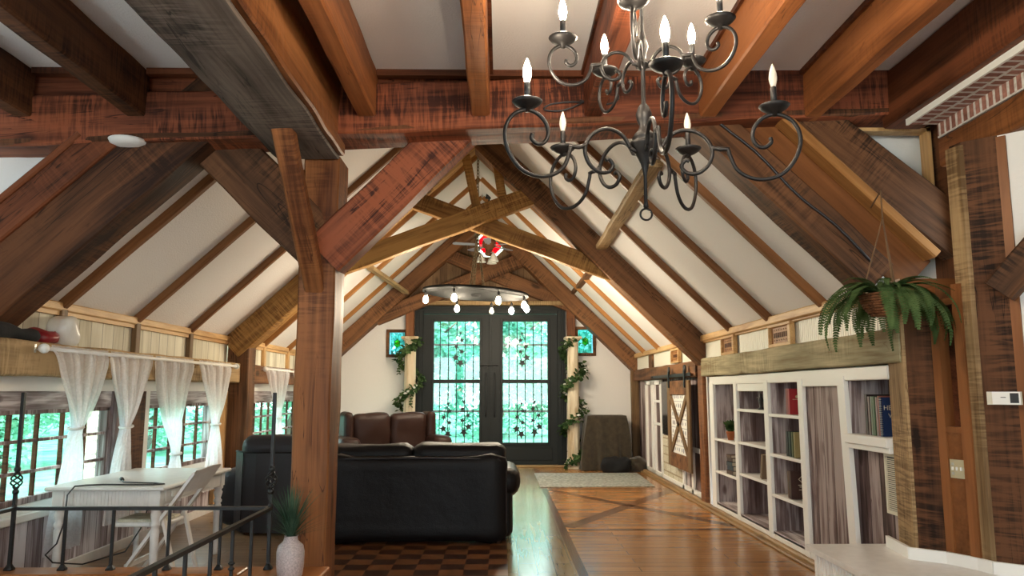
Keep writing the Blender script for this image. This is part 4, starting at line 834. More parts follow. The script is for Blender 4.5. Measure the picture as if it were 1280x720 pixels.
s2 = thing('reclining_sofa', 'charcoal leather sofa back between left window wall and big post', 'sofa', (-2.4, 8.5, 0))
m = MB(); m.prism([(-2.80, 8.40), (-2.78, 8.28), (-2.64, 8.10), (-2.50, 8.05), (-2.02, 8.05), (-2.02, 8.32), (-2.5, 8.45)], .03, .82); 
bm_ = m; obj('back', bm_, 'leather_d', s2)
m = MB(); m.tube([(-2.645, 8.095, .05), (-2.645, 8.092, .45), (-2.645, 8.095, .82)], .006, 5); m.tube([(-2.80, 8.40, .82), (-2.78, 8.28, .825), (-2.64, 8.10, .825), (-2.50, 8.05, .825), (-2.02, 8.05, .825)], .009, 6); obj('seam', m, 'leather', s2)
m = MB(); m.rbox((-2.70, 8.16, .70), (-2.02, 8.50, .98), .12, wob=.05, freq=4); obj('back_cushion', m, 'leather_d', s2)
m = MB(); m.rbox((-2.98, 8.35, .05), (-2.72, 9.20, .62), .10, wob=.02); obj('arm', m, 'leather_d', s2)
m = MB(); m.rbox((-2.74, 8.40, .06), (-2.02, 9.20, .46), .07, wob=.02); obj('seat', m, 'leather_d', s2)
for p in ((-2.6, 8.16), (-2.1, 8.16), (-2.85, 9.1), (-2.1, 9.1)): m = MB(); m.lathe([(.028, 0), (.03, .05)], (p[0], p[1], 0), 10); obj('foot', m, 'dark', s2)
lv = thing('wingback_loveseat', 'brown leather wingback loveseat facing the room before the doors', 'loveseat', (-1.72, 12.3, 0))
def R2(m): return m
cx, cy = -1.72, 12.3
m = MB(); m.rbox((cx - .62, cy + .22, .1), (cx + .62, cy + .42, 1.04), .08, wob=.012); obj('back', m, 'leather_b', lv)
for a, b in ((-.60, .0), (.01, .60)):
    m = MB(); m.rbox((cx + a, cy + .02, .46), (cx + b, cy + .26, 1.10), .10, wob=.03, freq=4); obj('back_cushion', m, 'leather_b', lv)
    m = MB(); m.rbox((cx + a, cy - .42, .36), (cx + b, cy + .08, .52), .06, wob=.02); obj('seat_cushion', m, 'leather_b', lv)
m = MB(); m.rbox((cx - .66, cy - .40, .08), (cx + .66, cy + .3, .38), .05); obj('seat_base', m, 'leather_b', lv)
for s in (-1, 1):
    m = MB(); m.rbox((cx + s * .72 - .12, cy - .44, .06), (cx + s * .72 + .12, cy + .30, .60), .06, wob=.01); m.rbox((cx + s * .73 - .15, cy - .46, .54), (cx + s * .73 + .15, cy + .3, .76), .10, wob=.015); obj('arm', m, 'leather_b', lv)
    m = MB(); m.rbox((cx + s * .67 - .07, cy - .02, .66), (cx + s * .67 + .07, cy + .40, 1.12), .065, wob=.015); obj('wing', m, 'leather_b', lv)
for p in ((-.7, -.38), (.7, -.38), (-.7, .3), (.7, .3)): m = MB(); m.lathe([(.025, 0), (.03, .08)], (cx + p[0], cy + p[1], 0), 10); obj('foot', m, 'dark', lv)
lv.rotation_euler.z = math.radians(24)

# ------------------------------------------------------------------ white table and folding chair
tb = thing('white_table', 'worn white farm table with turned legs under the left window', 'table', (-2.95, 6.55, 0))
TX0, TX1, TY0, TY1, TZ = -3.36, -2.48, 5.84, 7.28, .75
m = MB(); m.box((TX0, TY0, TZ - .028), (TX1, TY1, TZ), bev=.008); obj('tabletop', m, 'whitetable', tb)
m = MB(); a0, a1, b0, b1 = TX0 + .055, TX1 - .055, TY0 + .055, TY1 - .055
m.box((a0, b0, TZ - .145), (a1, b0 + .022, TZ - .028)); m.box((a0, b1 - .022, TZ - .145), (a1, b1, TZ - .028)); m.box((a0, b0, TZ - .145), (a0 + .022, b1, TZ - .028)); m.box((a1 - .022, b0, TZ - .145), (a1, b1, TZ - .028))
for k in range(26): m.box((a0 + .10 + .026 * k, b0 - .006, TZ - .138), (a0 + .112 + .026 * k, b0 + .001, TZ - .035))
obj('apron', m, 'whitetable', tb)
m = MB(); m.box((a1 - .004, 6.0, TZ - .125), (a1 + .010, 6.9, TZ - .04), bev=.004); d_ = obj('drawer', m, 'whitetable', tb)
m = MB(); m.box((a1 + .010, 6.08, TZ - .10), (a1 + .022, 6.14, TZ - .055), bev=.004); obj('pull', m, 'white', d_)
prof = [(.026, 0), (.028, .02), (.024, .03), (.030, .30), (.033, .43), (.024, .445), (.036, .46), (.036, .475), (.025, .49), (.034, .52), (.040, .545), (.028, .565), (.042, .58), (.042, .60)]
for x in (TX0 + .085, TX1 - .085):
    for y in (TY0 + .085, TY1 - .085):
        m = MB(); m.lathe(prof, (x, y, 0), 16); m.box((x - .042, y - .042, .60), (x + .042, y + .042, TZ - .028), bev=.004); obj('leg', m, 'whitetable', tb)
m = MB(); zt = TZ + .007; m.tube([(-3.02, 6.30, zt), (-2.96, 6.20, zt), (-2.90, 6.10, zt), (-2.80, 6.06, zt), (-2.62, 6.03, zt), (-2.54, 5.98, zt), (-2.60, 5.93, zt), (-2.78, 5.93, zt), (-2.98, 5.94, zt), (-3.08, 5.90, zt), (-3.13, 5.835, zt), (-3.16, 5.80, TZ - .05), (-3.17, 5.80, .5), (-3.20, 5.78, .36), (-3.28, 5.79, .28), (-3.24, 5.82, .22), (-3.12, 6.0, .17), (-2.95, 6.3, .20), (-2.93, 6.5, .34), (-2.93, 6.7, .60)], .006, 6)
cb = tag(obj('power_cord', m, 'darkplastic'), 'black power cord lying across the white table and hanging down', 'cord')
m = MB(); m.tube([(-2.955, 6.20, zt + .006), (-3.00, 6.27, zt + .006), (-3.02, 6.30, zt + .006)], [.011, .016, .010], 8); m.tube([(-3.02, 6.30, zt + .004), (-3.04, 6.335, zt + .004)], .004, 5); obj('plug', m, 'darkplastic', cb)
fc = thing('folding_chair', 'white wooden folding chair pushed up to the right side of the white table', 'chair', (-2.6, 6.2, 0))
YA, YB = 5.95, 6.40
for y in (YA, YB):
    m = MB(); m.bar((-2.30, y, .84), (-2.88, y, .0), .022, .055, up=(0, 1, 0)); 
    for p in m.v: pass
    obj('front_leg', m, 'whitetable', fc)
    yy = y + (.03 if y == YA else -.03); m = MB(); m.bar((-2.53, yy, .50), (-2.40, yy, .0), .02, .042, up=(0, 1, 0)); obj('rear_leg', m, 'whitetable', fc)
m = MB()
def bk(u, v, o): y = YA - .01 + (YB - YA + .02) * u; b = .045 * math.sin(PI * u); return (-2.30 + b - (.84 - (.70 + .16 * v)) * .69 + o, y, .70 + .16 * v + .02 * math.sin(PI * u) * v)
m.grid(lambda u, v: bk(u, v, 0), 14, 3); m.grid(lambda u, v: bk(u, v, .018), 14, 3); m.grid(lambda u, v: bk(u, 1, .018 * v), 14, 1); m.grid(lambda u, v: bk(u, 0, .018 * v), 14, 1)
obj('backrest', m, 'whitetable', fc)
m = MB(); m.rbox((-2.92, YA + .05, .435), (-2.52, YB - .05, .47), .012); obj('seat', m, 'whitetable', fc)
m = MB(); m.rbox((-2.90, YA + .07, .466), (-2.54, YB - .07, .492), .013, seg=3); obj('seat_pad', m, 'cream', fc)
m = MB(); m.bar((-2.405, YA + .03, .02), (-2.405, YB - .03, .02), .02, .04); obj('stretcher', m, 'whitetable', fc); m = MB(); m.bar((-2.78, YA, .16), (-2.78, YB, .16), .018, .035); obj('stretcher', m, 'whitetable', fc)

# ------------------------------------------------------------------ curtains and rods
def rod(y0, y1, label):
    t = thing('curtain_rod', label, 'curtain rod', (XL + .22, (y0 + y1) / 2, 1.745), group='white curtain rods')
    x, z = XL + .235, 1.755
    m = MB(); m.tube([(x, y0, z), (x, y1, z)], .016, 10); obj('pole', m, 'white', t)
    for y, s in ((y0, -1), (y1, 1)):
        m = MB(); m.lathe([(.014, 0), (.034, .004), (.036, .02), (.030, .045), (.001, .06)], (x, y, z), 14, mat=Matrix.Rotation(-s * PI / 2, 4, 'X')); obj('finial', m, 'white', t)
    for y in (y0 - .03, (y0 + y1) / 2 + .1, y1 - .02):
        m = MB(); m.box((XL + .165, y - .012, z - .03), (XL + .18, y + .012, z + .03)); m.box((XL + .175, y - .006, z - .012), (x, y + .006, z - .004)); obj('bracket', m, 'steel', t)
rod(5.60, 9.62, 'white curtain rod above the near left windows')
rod(10.85, 13.9, 'white curtain rod above the far left window')
def curtain(y0, y1, ytie, ztie, ybot, wbot, label, ph, zbot=.40):
    t = thing('sheer_curtain', label, 'curtain', (XL + .22, (y0 + y1) / 2, zbot), group='sheer white curtains'); x0 = XL + .235; zt = 1.785
    def fn(u, v):
        z = zt - (zt - zbot) * v; vt = (zt - ztie) / (zt - zbot); c0 = (y0 + y1) / 2; W0 = (y1 - y0); Wt = .085
        if v < vt:
            q = v / vt; e = q * q * (3 - 2 * q); c = c0 + (ytie - c0) * e ** .9; W = W0 + (Wt - W0) * (q ** 1.25)
        else:
            q = (v - vt) / (1 - vt); c = ytie + (ybot - ytie) * q; W = Wt + (wbot - Wt) * (1 - (1 - q) ** 1.9)
        amp = .022 + .02 * (1 - W / max(W0, wbot)); f = math.sin(u * 2 * PI * 8 + ph + 1.2 * math.sin(v * 5)) * amp + math.sin(u * 2 * PI * 3.3 + ph * 2) * amp * .6
        top = 1.0 if v > .03 else .35
        bk_ = min(1, max(0, (v - .08) / .35)); return (x0 - .125 * bk_ + f * top * (1 - .45 * bk_), c + (u - .5) * W, z)
    m = MB(); m.grid(fn, 72, 46); obj('fabric', m, 'curtain', t)
    m = MB(); x0 -= .12; m.tube([(x0 + .055 * math.cos(a), ytie + .055 * math.sin(a), ztie + .01 * math.sin(a)) for a in [2 * PI * k / 18 for k in range(18)]], .011, 6, closed=True); obj('tieback', m, 'plaster', t)
curtain(5.66, 6.48, 6.30, 1.16, 6.24, .50, 'nearest sheer white curtain, tied above the left half of the table', .3, .22)
curtain(6.52, 7.32, 7.14, 1.13, 7.08, .46, 'second sheer white curtain, before the dark upright between the windows', 1.7, .30)
curtain(7.38, 8.27, 8.26, .80, 8.20, .42, 'third sheer white curtain, tied low just above the table edge', 2.6, .30)
curtain(8.45, 9.44, 9.36, 1.06, 9.38, .62, 'fourth sheer white curtain, beside the left truss post', 4.1, .30)
curtain(10.9, 12.15, 12.0, 1.05, 12.0, .8, 'sheer white curtain beyond the truss post, above the dark sofa', 5.2, .35)
curtain(12.25, 13.6, 13.2, 1.05, 13.2, .8, 'farthest sheer white curtain, partly hidden by the big post', .9, .35)
# things lying on the wall beam
m = MB(); m.rbox((XL + .0, 5.10, 1.805), (XL + .16, 5.64, 1.885), .04, wob=.045, freq=8); tag(obj('black_cloth', m, 'black_cloth'), 'black cloth lying on the near left wall beam', 'cloth')
m = MB(); m.rbox((XL + .02, 5.70, 1.805), (XL + .17, 5.92, 1.89), .045, wob=.045, freq=9)
for k in range(5): m.lathe([(.03, 0), (.02, .03), (.001, .055)], (XL + .09 + .03 * math.sin(k * 2), 5.72 + .045 * k, 1.85), 5)
tag(obj('red_cloth', m, 'red_cloth'), 'crumpled shiny red cloth on the near left wall beam', 'cloth')
m = MB(); m.rbox((XL + .02, 5.97, 1.805), (XL + .18, 6.14, 2.02), .06, wob=.05, freq=8); m.tube([(XL + .09, 6.0, 2.0), (XL + .09, 6.05, 1.97), (XL + .11, 6.1, 1.87), (XL + .12, 6.14, 1.82)], .008, 6)
tag(obj('plastic_bag', m, 'bag'), 'white plastic bag sitting on the near left wall beam', 'bag')

# ------------------------------------------------------------------ iron stair railing
rl = thing('stair_railing', 'black wrought iron railing around the stairwell with two basket newels', 'railing', (-2.4, 5.38, .265))
RZ_, YR = .665, 5.38
m = MB(); m.bar((-3.28, YR, RZ_), (-1.56, YR, RZ_), .032, .022); m.bar((-1.56, YR, RZ_), (-1.56, 1.0, RZ_), .032, .022); m.bar((-3.28, YR, RZ_), (-3.28, 2.5, RZ_), .032, .022); obj('top_rail', m, 'iron', rl)
def newel(x, y):
    m = MB(); m.bar((x, y, .265), (x, y, .78), .022, .022, up=(0, 1, 0)); m.bar((x, y, .92), (x, y, 1.44), .022, .022, up=(0, 1, 0))
    for z in (.775, .925): m.lathe([(.012, -.02), (.021, -.008), (.021, .008), (.012, .02)], (x, y, z), 10)
    m.lathe([(.012, .66), (.02, .67), (.012, .70)], (x, y, 0), 8); o = obj('newel', m, 'iron', rl)
    m = MB()
    for k in range(4): m.tube([(x + .036 * math.sin(PI * t) * math.cos(k * PI / 2 + 2.2 * t * PI / 1.2), y + .036 * math.sin(PI * t) * math.sin(k * PI / 2 + 2.2 * t * PI / 1.2), .785 + .13 * t) for t in [i / 16 for i in range(17)]], .006, 6)
    obj('twisted_basket', m, 'iron', o)
    m = MB(); m.lathe([(.036, 0), (.034, .012), (.02, .03), (.016, .04)], (x, y, .265), 4, mat=Matrix.Rotation(PI / 4, 4, 'Z')); obj('shoe', m, 'iron', o)
newel(-3.28, YR); newel(-1.56, YR)
def baluster(x, y, knuckle=False):
    m = MB(); m.bar((x, y, .265), (x, y, RZ_ - .008), .017, .017, up=(0, 1, 0))
    if knuckle:
        for z in (.43, .46): m.lathe([(.009, -.012), (.021, 0), (.009, .012)], (x, y, z), 10)
    o = obj('baluster', m, 'iron', rl)
    m = MB(); m.lathe([(.034, 0), (.032, .01), (.018, .026), (.014, .034)], (x, y, .265), 4, mat=Matrix.Rotation(PI / 4, 4, 'Z')); obj('shoe', m, 'iron', o)
for x in (-2.93, -2.61, -2.235, -1.89): baluster(x, YR)
for k, y in enumerate((5.0, 4.65, 4.31, 3.97, 3.63, 3.2, 2.8, 2.4)): baluster(-1.56, y, k == 1)
for y in (4.9, 4.4, 3.9): baluster(-3.28, y)

# ------------------------------------------------------------------ vase with grass
vz = thing('grass_vase', 'speckled pale vase of long green grass on the stair ledge', 'vase', (-1.355, 5.16, .265))
vx, vy, v0 = -1.355, 5.16, .265
m = MB(); m.lathe([(r * 1.32, z * 1.32) for r, z in [(.052, 0), (.06, .01), (.066, .06), (.067, .12), (.060, .15), (.036, .172), (.031, .19), (.035, .197), (.028, .195), (.026, .17)]], (vx, vy, v0), 28); obj('vase_body', m, 'vase', vz)
m = MB(); rnd = random.Random(3)
for i in range(230):
    a = rnd.uniform(0, 2 * PI); sp = rnd.uniform(.02, .26) if i < 170 else rnd.uniform(.18, .34); h = rnd.uniform(.22, .40) if i < 170 else rnd.uniform(.08, .22); w_ = rnd.uniform(.002, .0042)
    b = Vector((vx, vy, v0 + .235)); pr = []; dr_ = Vector((math.cos(a), math.sin(a), 0)); sd_ = Vector((-dr_.y, dr_.x, 0))
    for k in range(6): t = k / 5; pr.append(b + dr_ * (.012 + sp * .95 * t ** 1.5) + Vector((0, 0, h * (t - .28 * sp * 3 * t * t))))
    V = []; 
    for k, p in enumerate(pr): ww = w_ * (1 - (k / 5) ** 2 * .9); V += [p - sd_ * ww, p + sd_ * ww]
    m.add(V, [(2 * k, 2 * k + 1, 2 * k + 3, 2 * k + 2) for k in range(5)])
obj('grass_blades', m, 'grass_leaf', vz)

# ------------------------------------------------------------------ candle chandelier
CX, CY = .60, 3.1
ch = thing('candle_chandelier', 'large two tier candle chandelier with scrolled dark metal arms', 'chandelier', (CX, CY, 2.12))
def chain(mb, p0, p1, ln=.045, r=.004, wd=.013, off=0):
    p0 = Vector(p0); p1 = Vector(p1); d = p1 - p0; L = d.length; d.normalize(); n = max(2, int(L / (ln * .72))); u = d.orthogonal().normalized(); v = d.cross(u)
    for i in range(n):
        c = p0 + d * (L * (i + .5) / n); s = u if i % 2 else v
        mb.tube([c + d * (ln * .5 * math.sin(a)) + s * (wd * math.cos(a)) for a in [2 * PI * k / 10 for k in range(10)]], r, 5, closed=True)
m = MB(); z0 = 0
m.lathe([(.001, 2.155), (.012, 2.16), (.008, 2.18), (.007, 2.29), (.010, 2.31), (.018, 2.345), (.04, 2.39), (.062, 2.425), (.064, 2.435), (.04, 2.45), (.052, 2.455), (.040, 2.475), (.026, 2.49), (.019, 2.51), (.030, 2.535), (.034, 2.56), (.024, 2.59), (.010, 2.61), (.009, 2.75), (.016, 2.765), (.028, 2.775), (.03, 2.785), (.014, 2.80), (.018, 2.83), (.026, 2.86), (.015, 2.90), (.009, 2.93), (.008, 3.06), (.02, 3.075), (.022, 3.09), (.008, 3.11)], (CX, CY, 0), 20)
m.tube([(CX + .024 * math.sin(a), CY, 2.13 + .024 * math.cos(a)) for a in [2 * PI * k / 20 for k in range(20)]], .0045, 7, closed=True)
for p in m.v: p.z += .045
obj('stem', m, 'bronze', ch)
m = MB(); m.tube([(CX + .022 * math.cos(a), CY, 3.13 + .022 * math.sin(a)) for a in [2 * PI * k / 16 for k in range(16)]], .004, 6, closed=True); chain(m, (CX, CY, 3.15), (CX, CY, 3.66)); obj('hanging_chain', m, 'bronze', ch)
m = MB(); m.lathe([(.07, 0), (.068, .02), (.02, .035)], (CX, CY, 3.665), 20); obj('ceiling_rose', m, 'bronze', ch)
ARM = [(.058, -.10), (.085, -.060), (.13, -.038), (.18, -.045), (.222, -.078), (.240, -.125), (.225, -.172), (.19, -.20), (.150, -.198), (.130, -.172), (.145, -.150), (.158, -.155)]
ARM2 = [(.236, -.105), (.262, -.118), (.292, -.120), (.300, -.142), (.322, -.195), (.365, -.228), (.42, -.238), (.475, -.222), (.515, -.18), (.538, -.125), (.537, -.072), (.512, -.028), (.468, -.004), (.425, -.010), (.392, -.038), (.380, -.078), (.393, -.112), (.420, -.122), (.442, -.106), (.440, -.088)]
def smooth(pts, n=5):
    out = []; P = [pts[0]] + pts + [pts[-1]]
    for i in range(1, len(P) - 2):
        for k in range(n):
            t = k / n; out.append(tuple(.5 * ((2 * P[i][j]) + (-P[i - 1][j] + P[i + 1][j]) * t + (2 * P[i - 1][j] - 5 * P[i][j] + 4 * P[i + 1][j] - P[i + 2][j]) * t * t + (-P[i - 1][j] + 3 * P[i][j] - 3 * P[i + 1][j] + P[i + 2][j]) * t ** 3) for j in range(len(pts[0]))))
    out.append(pts[-1]); return out
ZC = .045
for p_ in (): pass
def chandelier_arm(ang, s, zd, lit, cy=1):
    d = Vector((math.sin(ang), -math.cos(ang), 0)); P = lambda r, z: Vector((CX, CY, zd)) + d * (r * s) + Vector((0, 0, z * s))
    m = MB()
    for path in (ARM, ARM2): m.tube([P(r, z) for r, z in smooth(path)], .0085 if s > .9 else .0075, 8)
    m.tube([P(.236, -.112), P(.30, -.12)], .009, 6); m.tube([P(.02, -.115), P(.06, -.10)], .0085, 6)
    A = obj('arm', m, 'bronze', ch); c = P(.458, 0)
    m = MB(); m.lathe([(.010, -.012), (.014, 0), (.03, .006), (.052, .020), (.062, .032), (.060, .034), (.03, .020), (.012, .018)], c, 20); obj('drip_dish', m, 'bronze', A)
    m = MB(); m.lathe([(.0125, .015), (.0125, .108), (.011, .112), (.001, .112)], c, 12); obj('candle_sleeve', m, 'bronze' if not lit else 'iron', A)
    m = MB(); m.lathe([(.009, .108), (.011, .118), (.0165, .142), (.017, .152), (.0145, .172), (.009, .192), (.003, .208), (.001, .212)], c, 12); b = obj('bulb', m, 'lit' if lit else 'unlit', A); 
for a, lit in ((-2, True), (-72, True), (76, False), (-144, False), (146, False)): chandelier_arm(math.radians(a), 1.14, 2.565, lit)
for a, lit in ((-16, False), (-88, True), (56, True), (-160, True), (128, True)): chandelier_arm(math.radians(a), .74, 2.905, lit)

# ------------------------------------------------------------------ wagon-wheel chandelier
WX, WY, WZ, WR = -.375, 11.3, 2.885, .775
wc = thing('wheel_chandelier', 'round iron wheel chandelier with hanging bulbs before the doors', 'chandelier', (WX, WY, WZ))
tl = Matrix.Translation((WX, WY, WZ)) @ Matrix.Rotation(math.radians(3.2), 4, 'Y')
def TP(x, y, z): return tl @ Vector((x, y, z))
m = MB(); m.lathe([(WR - .010, -.018), (WR + .010, -.018), (WR + .010, .022), (WR - .010, .022), (WR - .010, -.018)], (0, 0, 0), 64, mat=tl); obj('rim', m, 'matteiron', wc)
m = MB()
m.lathe([(.05, -.05), (.075, -.03), (.075, .05), (.03, .09)], (0, 0, 0), 20, mat=tl)
for k in range(64): pass
m.tube([TP(.42 * math.cos(2 * PI * k / 48), .42 * math.sin(2 * PI * k / 48), 0) for k in range(48)], .009, 6, closed=True)
obj('hub', m, 'matteiron', wc)
for k in range(8):
    a = PI / 4 * k + .2; m = MB(); m.tube([TP(.06 * math.cos(a), .06 * math.sin(a), 0), TP(WR * math.cos(a), WR * math.sin(a), 0)], .011, 6)
    c = (.6 * math.cos(a + PI / 8), .6 * math.sin(a + PI / 8)); m.tube([TP(c[0] + .15 * math.cos(2 * PI * i / 24), c[1] + .15 * math.sin(2 * PI * i / 24), 0) for i in range(24)], .007, 5, closed=True)
    obj('spoke', m, 'matteiron', wc)
for k, (a, lit) in enumerate(((-20.7, 1), (26, 1), (66, 1), (101, 1), (136, 1), (163, 0), (204, 1), (-66, 1))):
    a = math.radians(a); c = TP(WR * math.sin(a), -WR * math.cos(a), 0)
    m = MB(); m.lathe([(.006, -.03), (.02, -.06), (.022, -.11), (.017, -.115)], c, 10); sk = obj('socket', m, 'matteiron', wc)
    m = MB(); m.lathe([(.001, -.225), (.02, -.218), (.036, -.195), (.040, -.175), (.033, -.15), (.017, -.115)], c, 14); obj('bulb', m, 'lit' if lit else 'unlit', sk)
m = MB()
for k in range(3): a = 2 * PI * k / 3 + .3; chain(m, TP(.13 * math.cos(a), .13 * math.sin(a), .05), (WX + .02, WY, 3.74), .07, .007, .02)
chain(m, (WX + .02, WY, 3.74), (RX, WY, RZ - .06), .07, .007, .02); obj('hanging_chain', m, 'chain', wc)

# ------------------------------------------------------------------ ceiling fan
FX, FY, FZ = -.22, 13.6, 4.05
fn = thing('ceiling_fan', 'ceiling fan with grey blades and frosted lamp shades under the far ridge', 'ceiling fan', (FX, FY, FZ - .3))
m = MB(); m.tube([(FX, FY, FZ + .1), (FX, FY, RZ - .1)], .014, 8); m.lathe([(.07, RZ - .16), (.05, RZ - .08)], (FX, FY, 0), 16); obj('downrod', m, 'bronze', fn)
m = MB(); m.lathe([(.03, .14), (.10, .11), (.125, .05), (.12, -.02), (.07, -.06), (.06, -.12), (.08, -.15), (.05, -.19), (.001, -.20)], (FX, FY, FZ), 24); obj('motor_housing', m, 'dark', fn)
for k in range(5):
    a = 2 * PI * k / 5 - .35; d = Vector((math.cos(a), math.sin(a), 0)); s_ = Vector((-d.y, d.x, .12)); c = Vector((FX, FY, FZ + .0))
    m = MB(); m.bar(c + d * .10, c + d * .22, .05, .008); P = [c + d * r + s_ * w_ for r, w_ in ((.20, -.05), (.62, -.072), (.66, -.04), (.665, .03), (.63, .07), (.20, .05))]; m.slab(P, (0, 0, .008)); obj('blade', m, 'fanblade', fn)
for k in range(3):
    a = 2 * PI * k / 3 - .9; d = Vector((math.cos(a), math.sin(a), 0)); c = Vector((FX, FY, FZ - .16)) + d * .14
    m = MB(); m.tube([Vector((FX, FY, FZ - .14)), c + Vector((0, 0, .02)), c], .01, 6); m.lathe([(.025, 0), (.04, -.03), (.06, -.07), (.075, -.12), (.09, -.15), (.088, -.152), (.06, -.1), (.03, -.02)], c, 16); obj('lamp_shade', m, 'lampshade', fn)

# ------------------------------------------------------------------ hanging fern
FX_, FY_, FB = 2.38, 4.70, 1.905
fr = thing('hanging_fern', 'hanging woven basket with a drooping green fern', 'hanging plant', (FX_, FY_, FB))
m = MB(); m.lathe([(.001, 0), (.06, .004), (.10, .03), (.128, .08), (.135, .14), (.13, .145), (.12, .10), (.09, .05)], (FX_, FY_, FB), 24)
for k in range(9):
    z = .012 + .015 * k; r = (.075, .092, .105, .116, .123, .129, .133, .136, .138)[k]
    m.tube([(FX_ + (r + .004 * math.cos(i * PI)) * math.cos(2 * PI * i / 36), FY_ + (r + .004 * math.cos(i * PI)) * math.sin(2 * PI * i / 36), FB + z) for i in range(36)], .007, 5, closed=True)
obj('woven_basket', m, 'basket', fr)
m = MB()
for k in range(3): a = 2 * PI * k / 3 + .5; m.tube([(FX_ + .13 * math.cos(a), FY_ + .13 * math.sin(a), FB + .13), (FX_ + .02, FY_, FB + .62)], .005, 5)
m.tube([(FX_ + .02, FY_, FB + .62), (FX_ + .02, FY_ , FB + .80), (2.38, 4.80, 2.62)], .006, 5); obj('hanger', m, 'rope', fr)
rnd = random.Random(11)
def frond(L, a, e0, e1):      # an arching stem from elevation e0 to e1 with paired leaflets
    m = MB(); d = Vector((math.cos(a), math.sin(a), 0)); n = 34; p = Vector((FX_, FY_, FB + .125)) + d * .04; P = [p.copy()]; tw = rnd.uniform(-.5, .5); sd_ = Vector((-d.y, d.x, 0))
    for k in range(n):
        t = (k + .5) / n; e = math.radians(e0 + (e1 - e0) * t ** .8); p = p + (d * math.cos(e) + Vector((0, 0, math.sin(e))) + sd_ * tw * t * .35).normalized() * (L / n); P.append(p.copy())
    m.tube(P, [.0028 * (1 - .7 * k / n) for k in range(n + 1)], 4); hw = L / n * .43
    for k in range(3, n + 1):
        t = k / n; w_ = .060 * min(1, L / .42) * min(1, t * 5) * (1 - .80 * t ** 2.6); tn = (P[min(n, k + 1)] - P[k - 1]).normalized(); up = sd_.cross(tn)
        for s in (-1, 1):
            dd = (sd_ * s + tn * .28 - up * .12 * (1 if up.z > 0 else -1)).normalized()
            m.add([P[k] - tn * hw * .8, P[k] + dd * w_ * .5 - tn * hw * 1.15, P[k] + dd * w_, P[k] + dd * w_ * .5 + tn * hw * 1.0, P[k] + tn * hw * .8], [(0, 1, 2), (0, 2, 4), (4, 2, 3)])
    return m
for i in range(74):
    a = 2 * PI * (i * .618) + rnd.uniform(-.4, .4)
    if i <= 52 and math.cos(a - math.radians(222)) > .93: continue
    if i > 52: obj('frond', frond(rnd.uniform(.24, .40), a, rnd.uniform(55, 82), rnd.uniform(-70, -25)), 'fern', fr)
    else: obj('frond', frond(rnd.uniform(.38, .60), a, rnd.uniform(30, 62), rnd.uniform(-112, -85)), 'fern', fr)

# ------------------------------------------------------------------ built-in shelving of the right wall
SB = 1.585
bs = thing('built_in_bookcase', 'white framed built in shelving with grey washed plank backs', 'bookcase', (XR + .1, 7.4, .05), kind='thing')
xf, xb_ = XR - .03, XR + .30
m = MB(); m.box((xb_, 5.1, .05), (xb_ + .02, 9.9, 1.60)); obj('back_panel', m, 'wash', bs)
ST = [(9.68, 9.44), (8.68, 8.54), (7.68, 7.52), (6.80, 6.64)]
m = MB(); m.box((xf, 5.2, 1.53), (XR + .06, 9.69, SB + .04), bev=.005); m.box((xf, 5.4, .05), (XR + .02, 9.69, .12), bev=.005); obj('face_rail', m, 'white', bs)
for (a, b) in ((9.69, 9.52), (8.69, 8.58), (7.69, 7.57), (6.80, 6.69)):
    m = MB(); m.box((xf - .006, b, .05), (XR + .0, a, 1.56), bev=.005); obj('stile', m, 'white', bs)
    m = MB(); m.box((XR + .0, b, .05), (xb_, b + .025, 1.56)); obj('divider', m, 'washX', bs)
m = MB(); m.bar((xf + .01, 5.845, .05), (xf + .01, 5.925, 1.56), .035, .12, up=(0, 1, 0)); obj('stile', m, 'white', bs)
m = MB(); m.box((XR, 5.86, .05), (xb_, 5.885, 1.56)); obj('divider', m, 'washX', bs)
def shelf(y0, y1, z, th=.03):
    m = MB(); m.box((xf, y0, z - th), (xf + .02, y1, z), bev=.003); m.box((xf + .02, y0, z - th), (xb_, y1, z - .004)); o = obj('shelf', m, 'white', bs); return o
for z in (.885, .50): shelf(8.69, 9.52, z)
for z in (1.26, .905, .565): shelf(7.69, 8.58, z)
for z in (1.235, .855, .475): shelf(6.80, 7.57, z)
m = MB(); m.box((xf, 8.69, .10), (xb_, 9.52, .125)); m.box((xf, 7.69, .10), (xb_, 8.58, .125)); m.box((xf, 6.80, .10), (xb_, 7.57, .125)); obj('bottom_board', m, 'washY', bs)
m = MB(); m.box((xf + .01, 7.69, 1.45), (xf + .03, 8.58, 1.53), bev=.004); obj('face_rail', m, 'white', bs); m = MB(); m.box((xf + .0, 5.93, 1.49), (xf + .03, 6.69, 1.54), bev=.004); obj('face_rail', m, 'white', bs)
cd = MB(); cd.box((XR + .005, 5.90, .10), (XR + .03, 6.69, 1.50)); obj('plank_door', cd, 'washD', bs)
m = MB(); m.box((XR + .04, 5.25, .12), (XR + .06, 5.87, 1.06)); obj('plank_door', m, 'washD', bs)
m = MB(); m.box((xf - .03, 5.22, 1.065), (xb_, 5.86, 1.135), bev=.008); m.box((xf - .012, 5.22, 1.03), (xf + .03, 5.86, 1.07), bev=.004); obj('thick_ledge', m, 'white', bs)
vg = MB(); vg.box((XR + .025, 5.215, .62), (XR + .042, 5.41, 1.03), 1); vg.box((XR + .012, 5.215, .62), (XR + .03, 5.235, 1.03)); vg.box((XR + .012, 5.39, .62), (XR + .03, 5.41, 1.03)); vg.box((XR + .012, 5.235, .62), (XR + .03, 5.39, .645)); vg.box((XR + .012, 5.235, 1.005), (XR + .03, 5.39, 1.03))
for k in range(26): vg.box((XR + .014, 5.235, .65 + .0135 * k), (XR + .026, 5.39, .656 + .0135 * k))
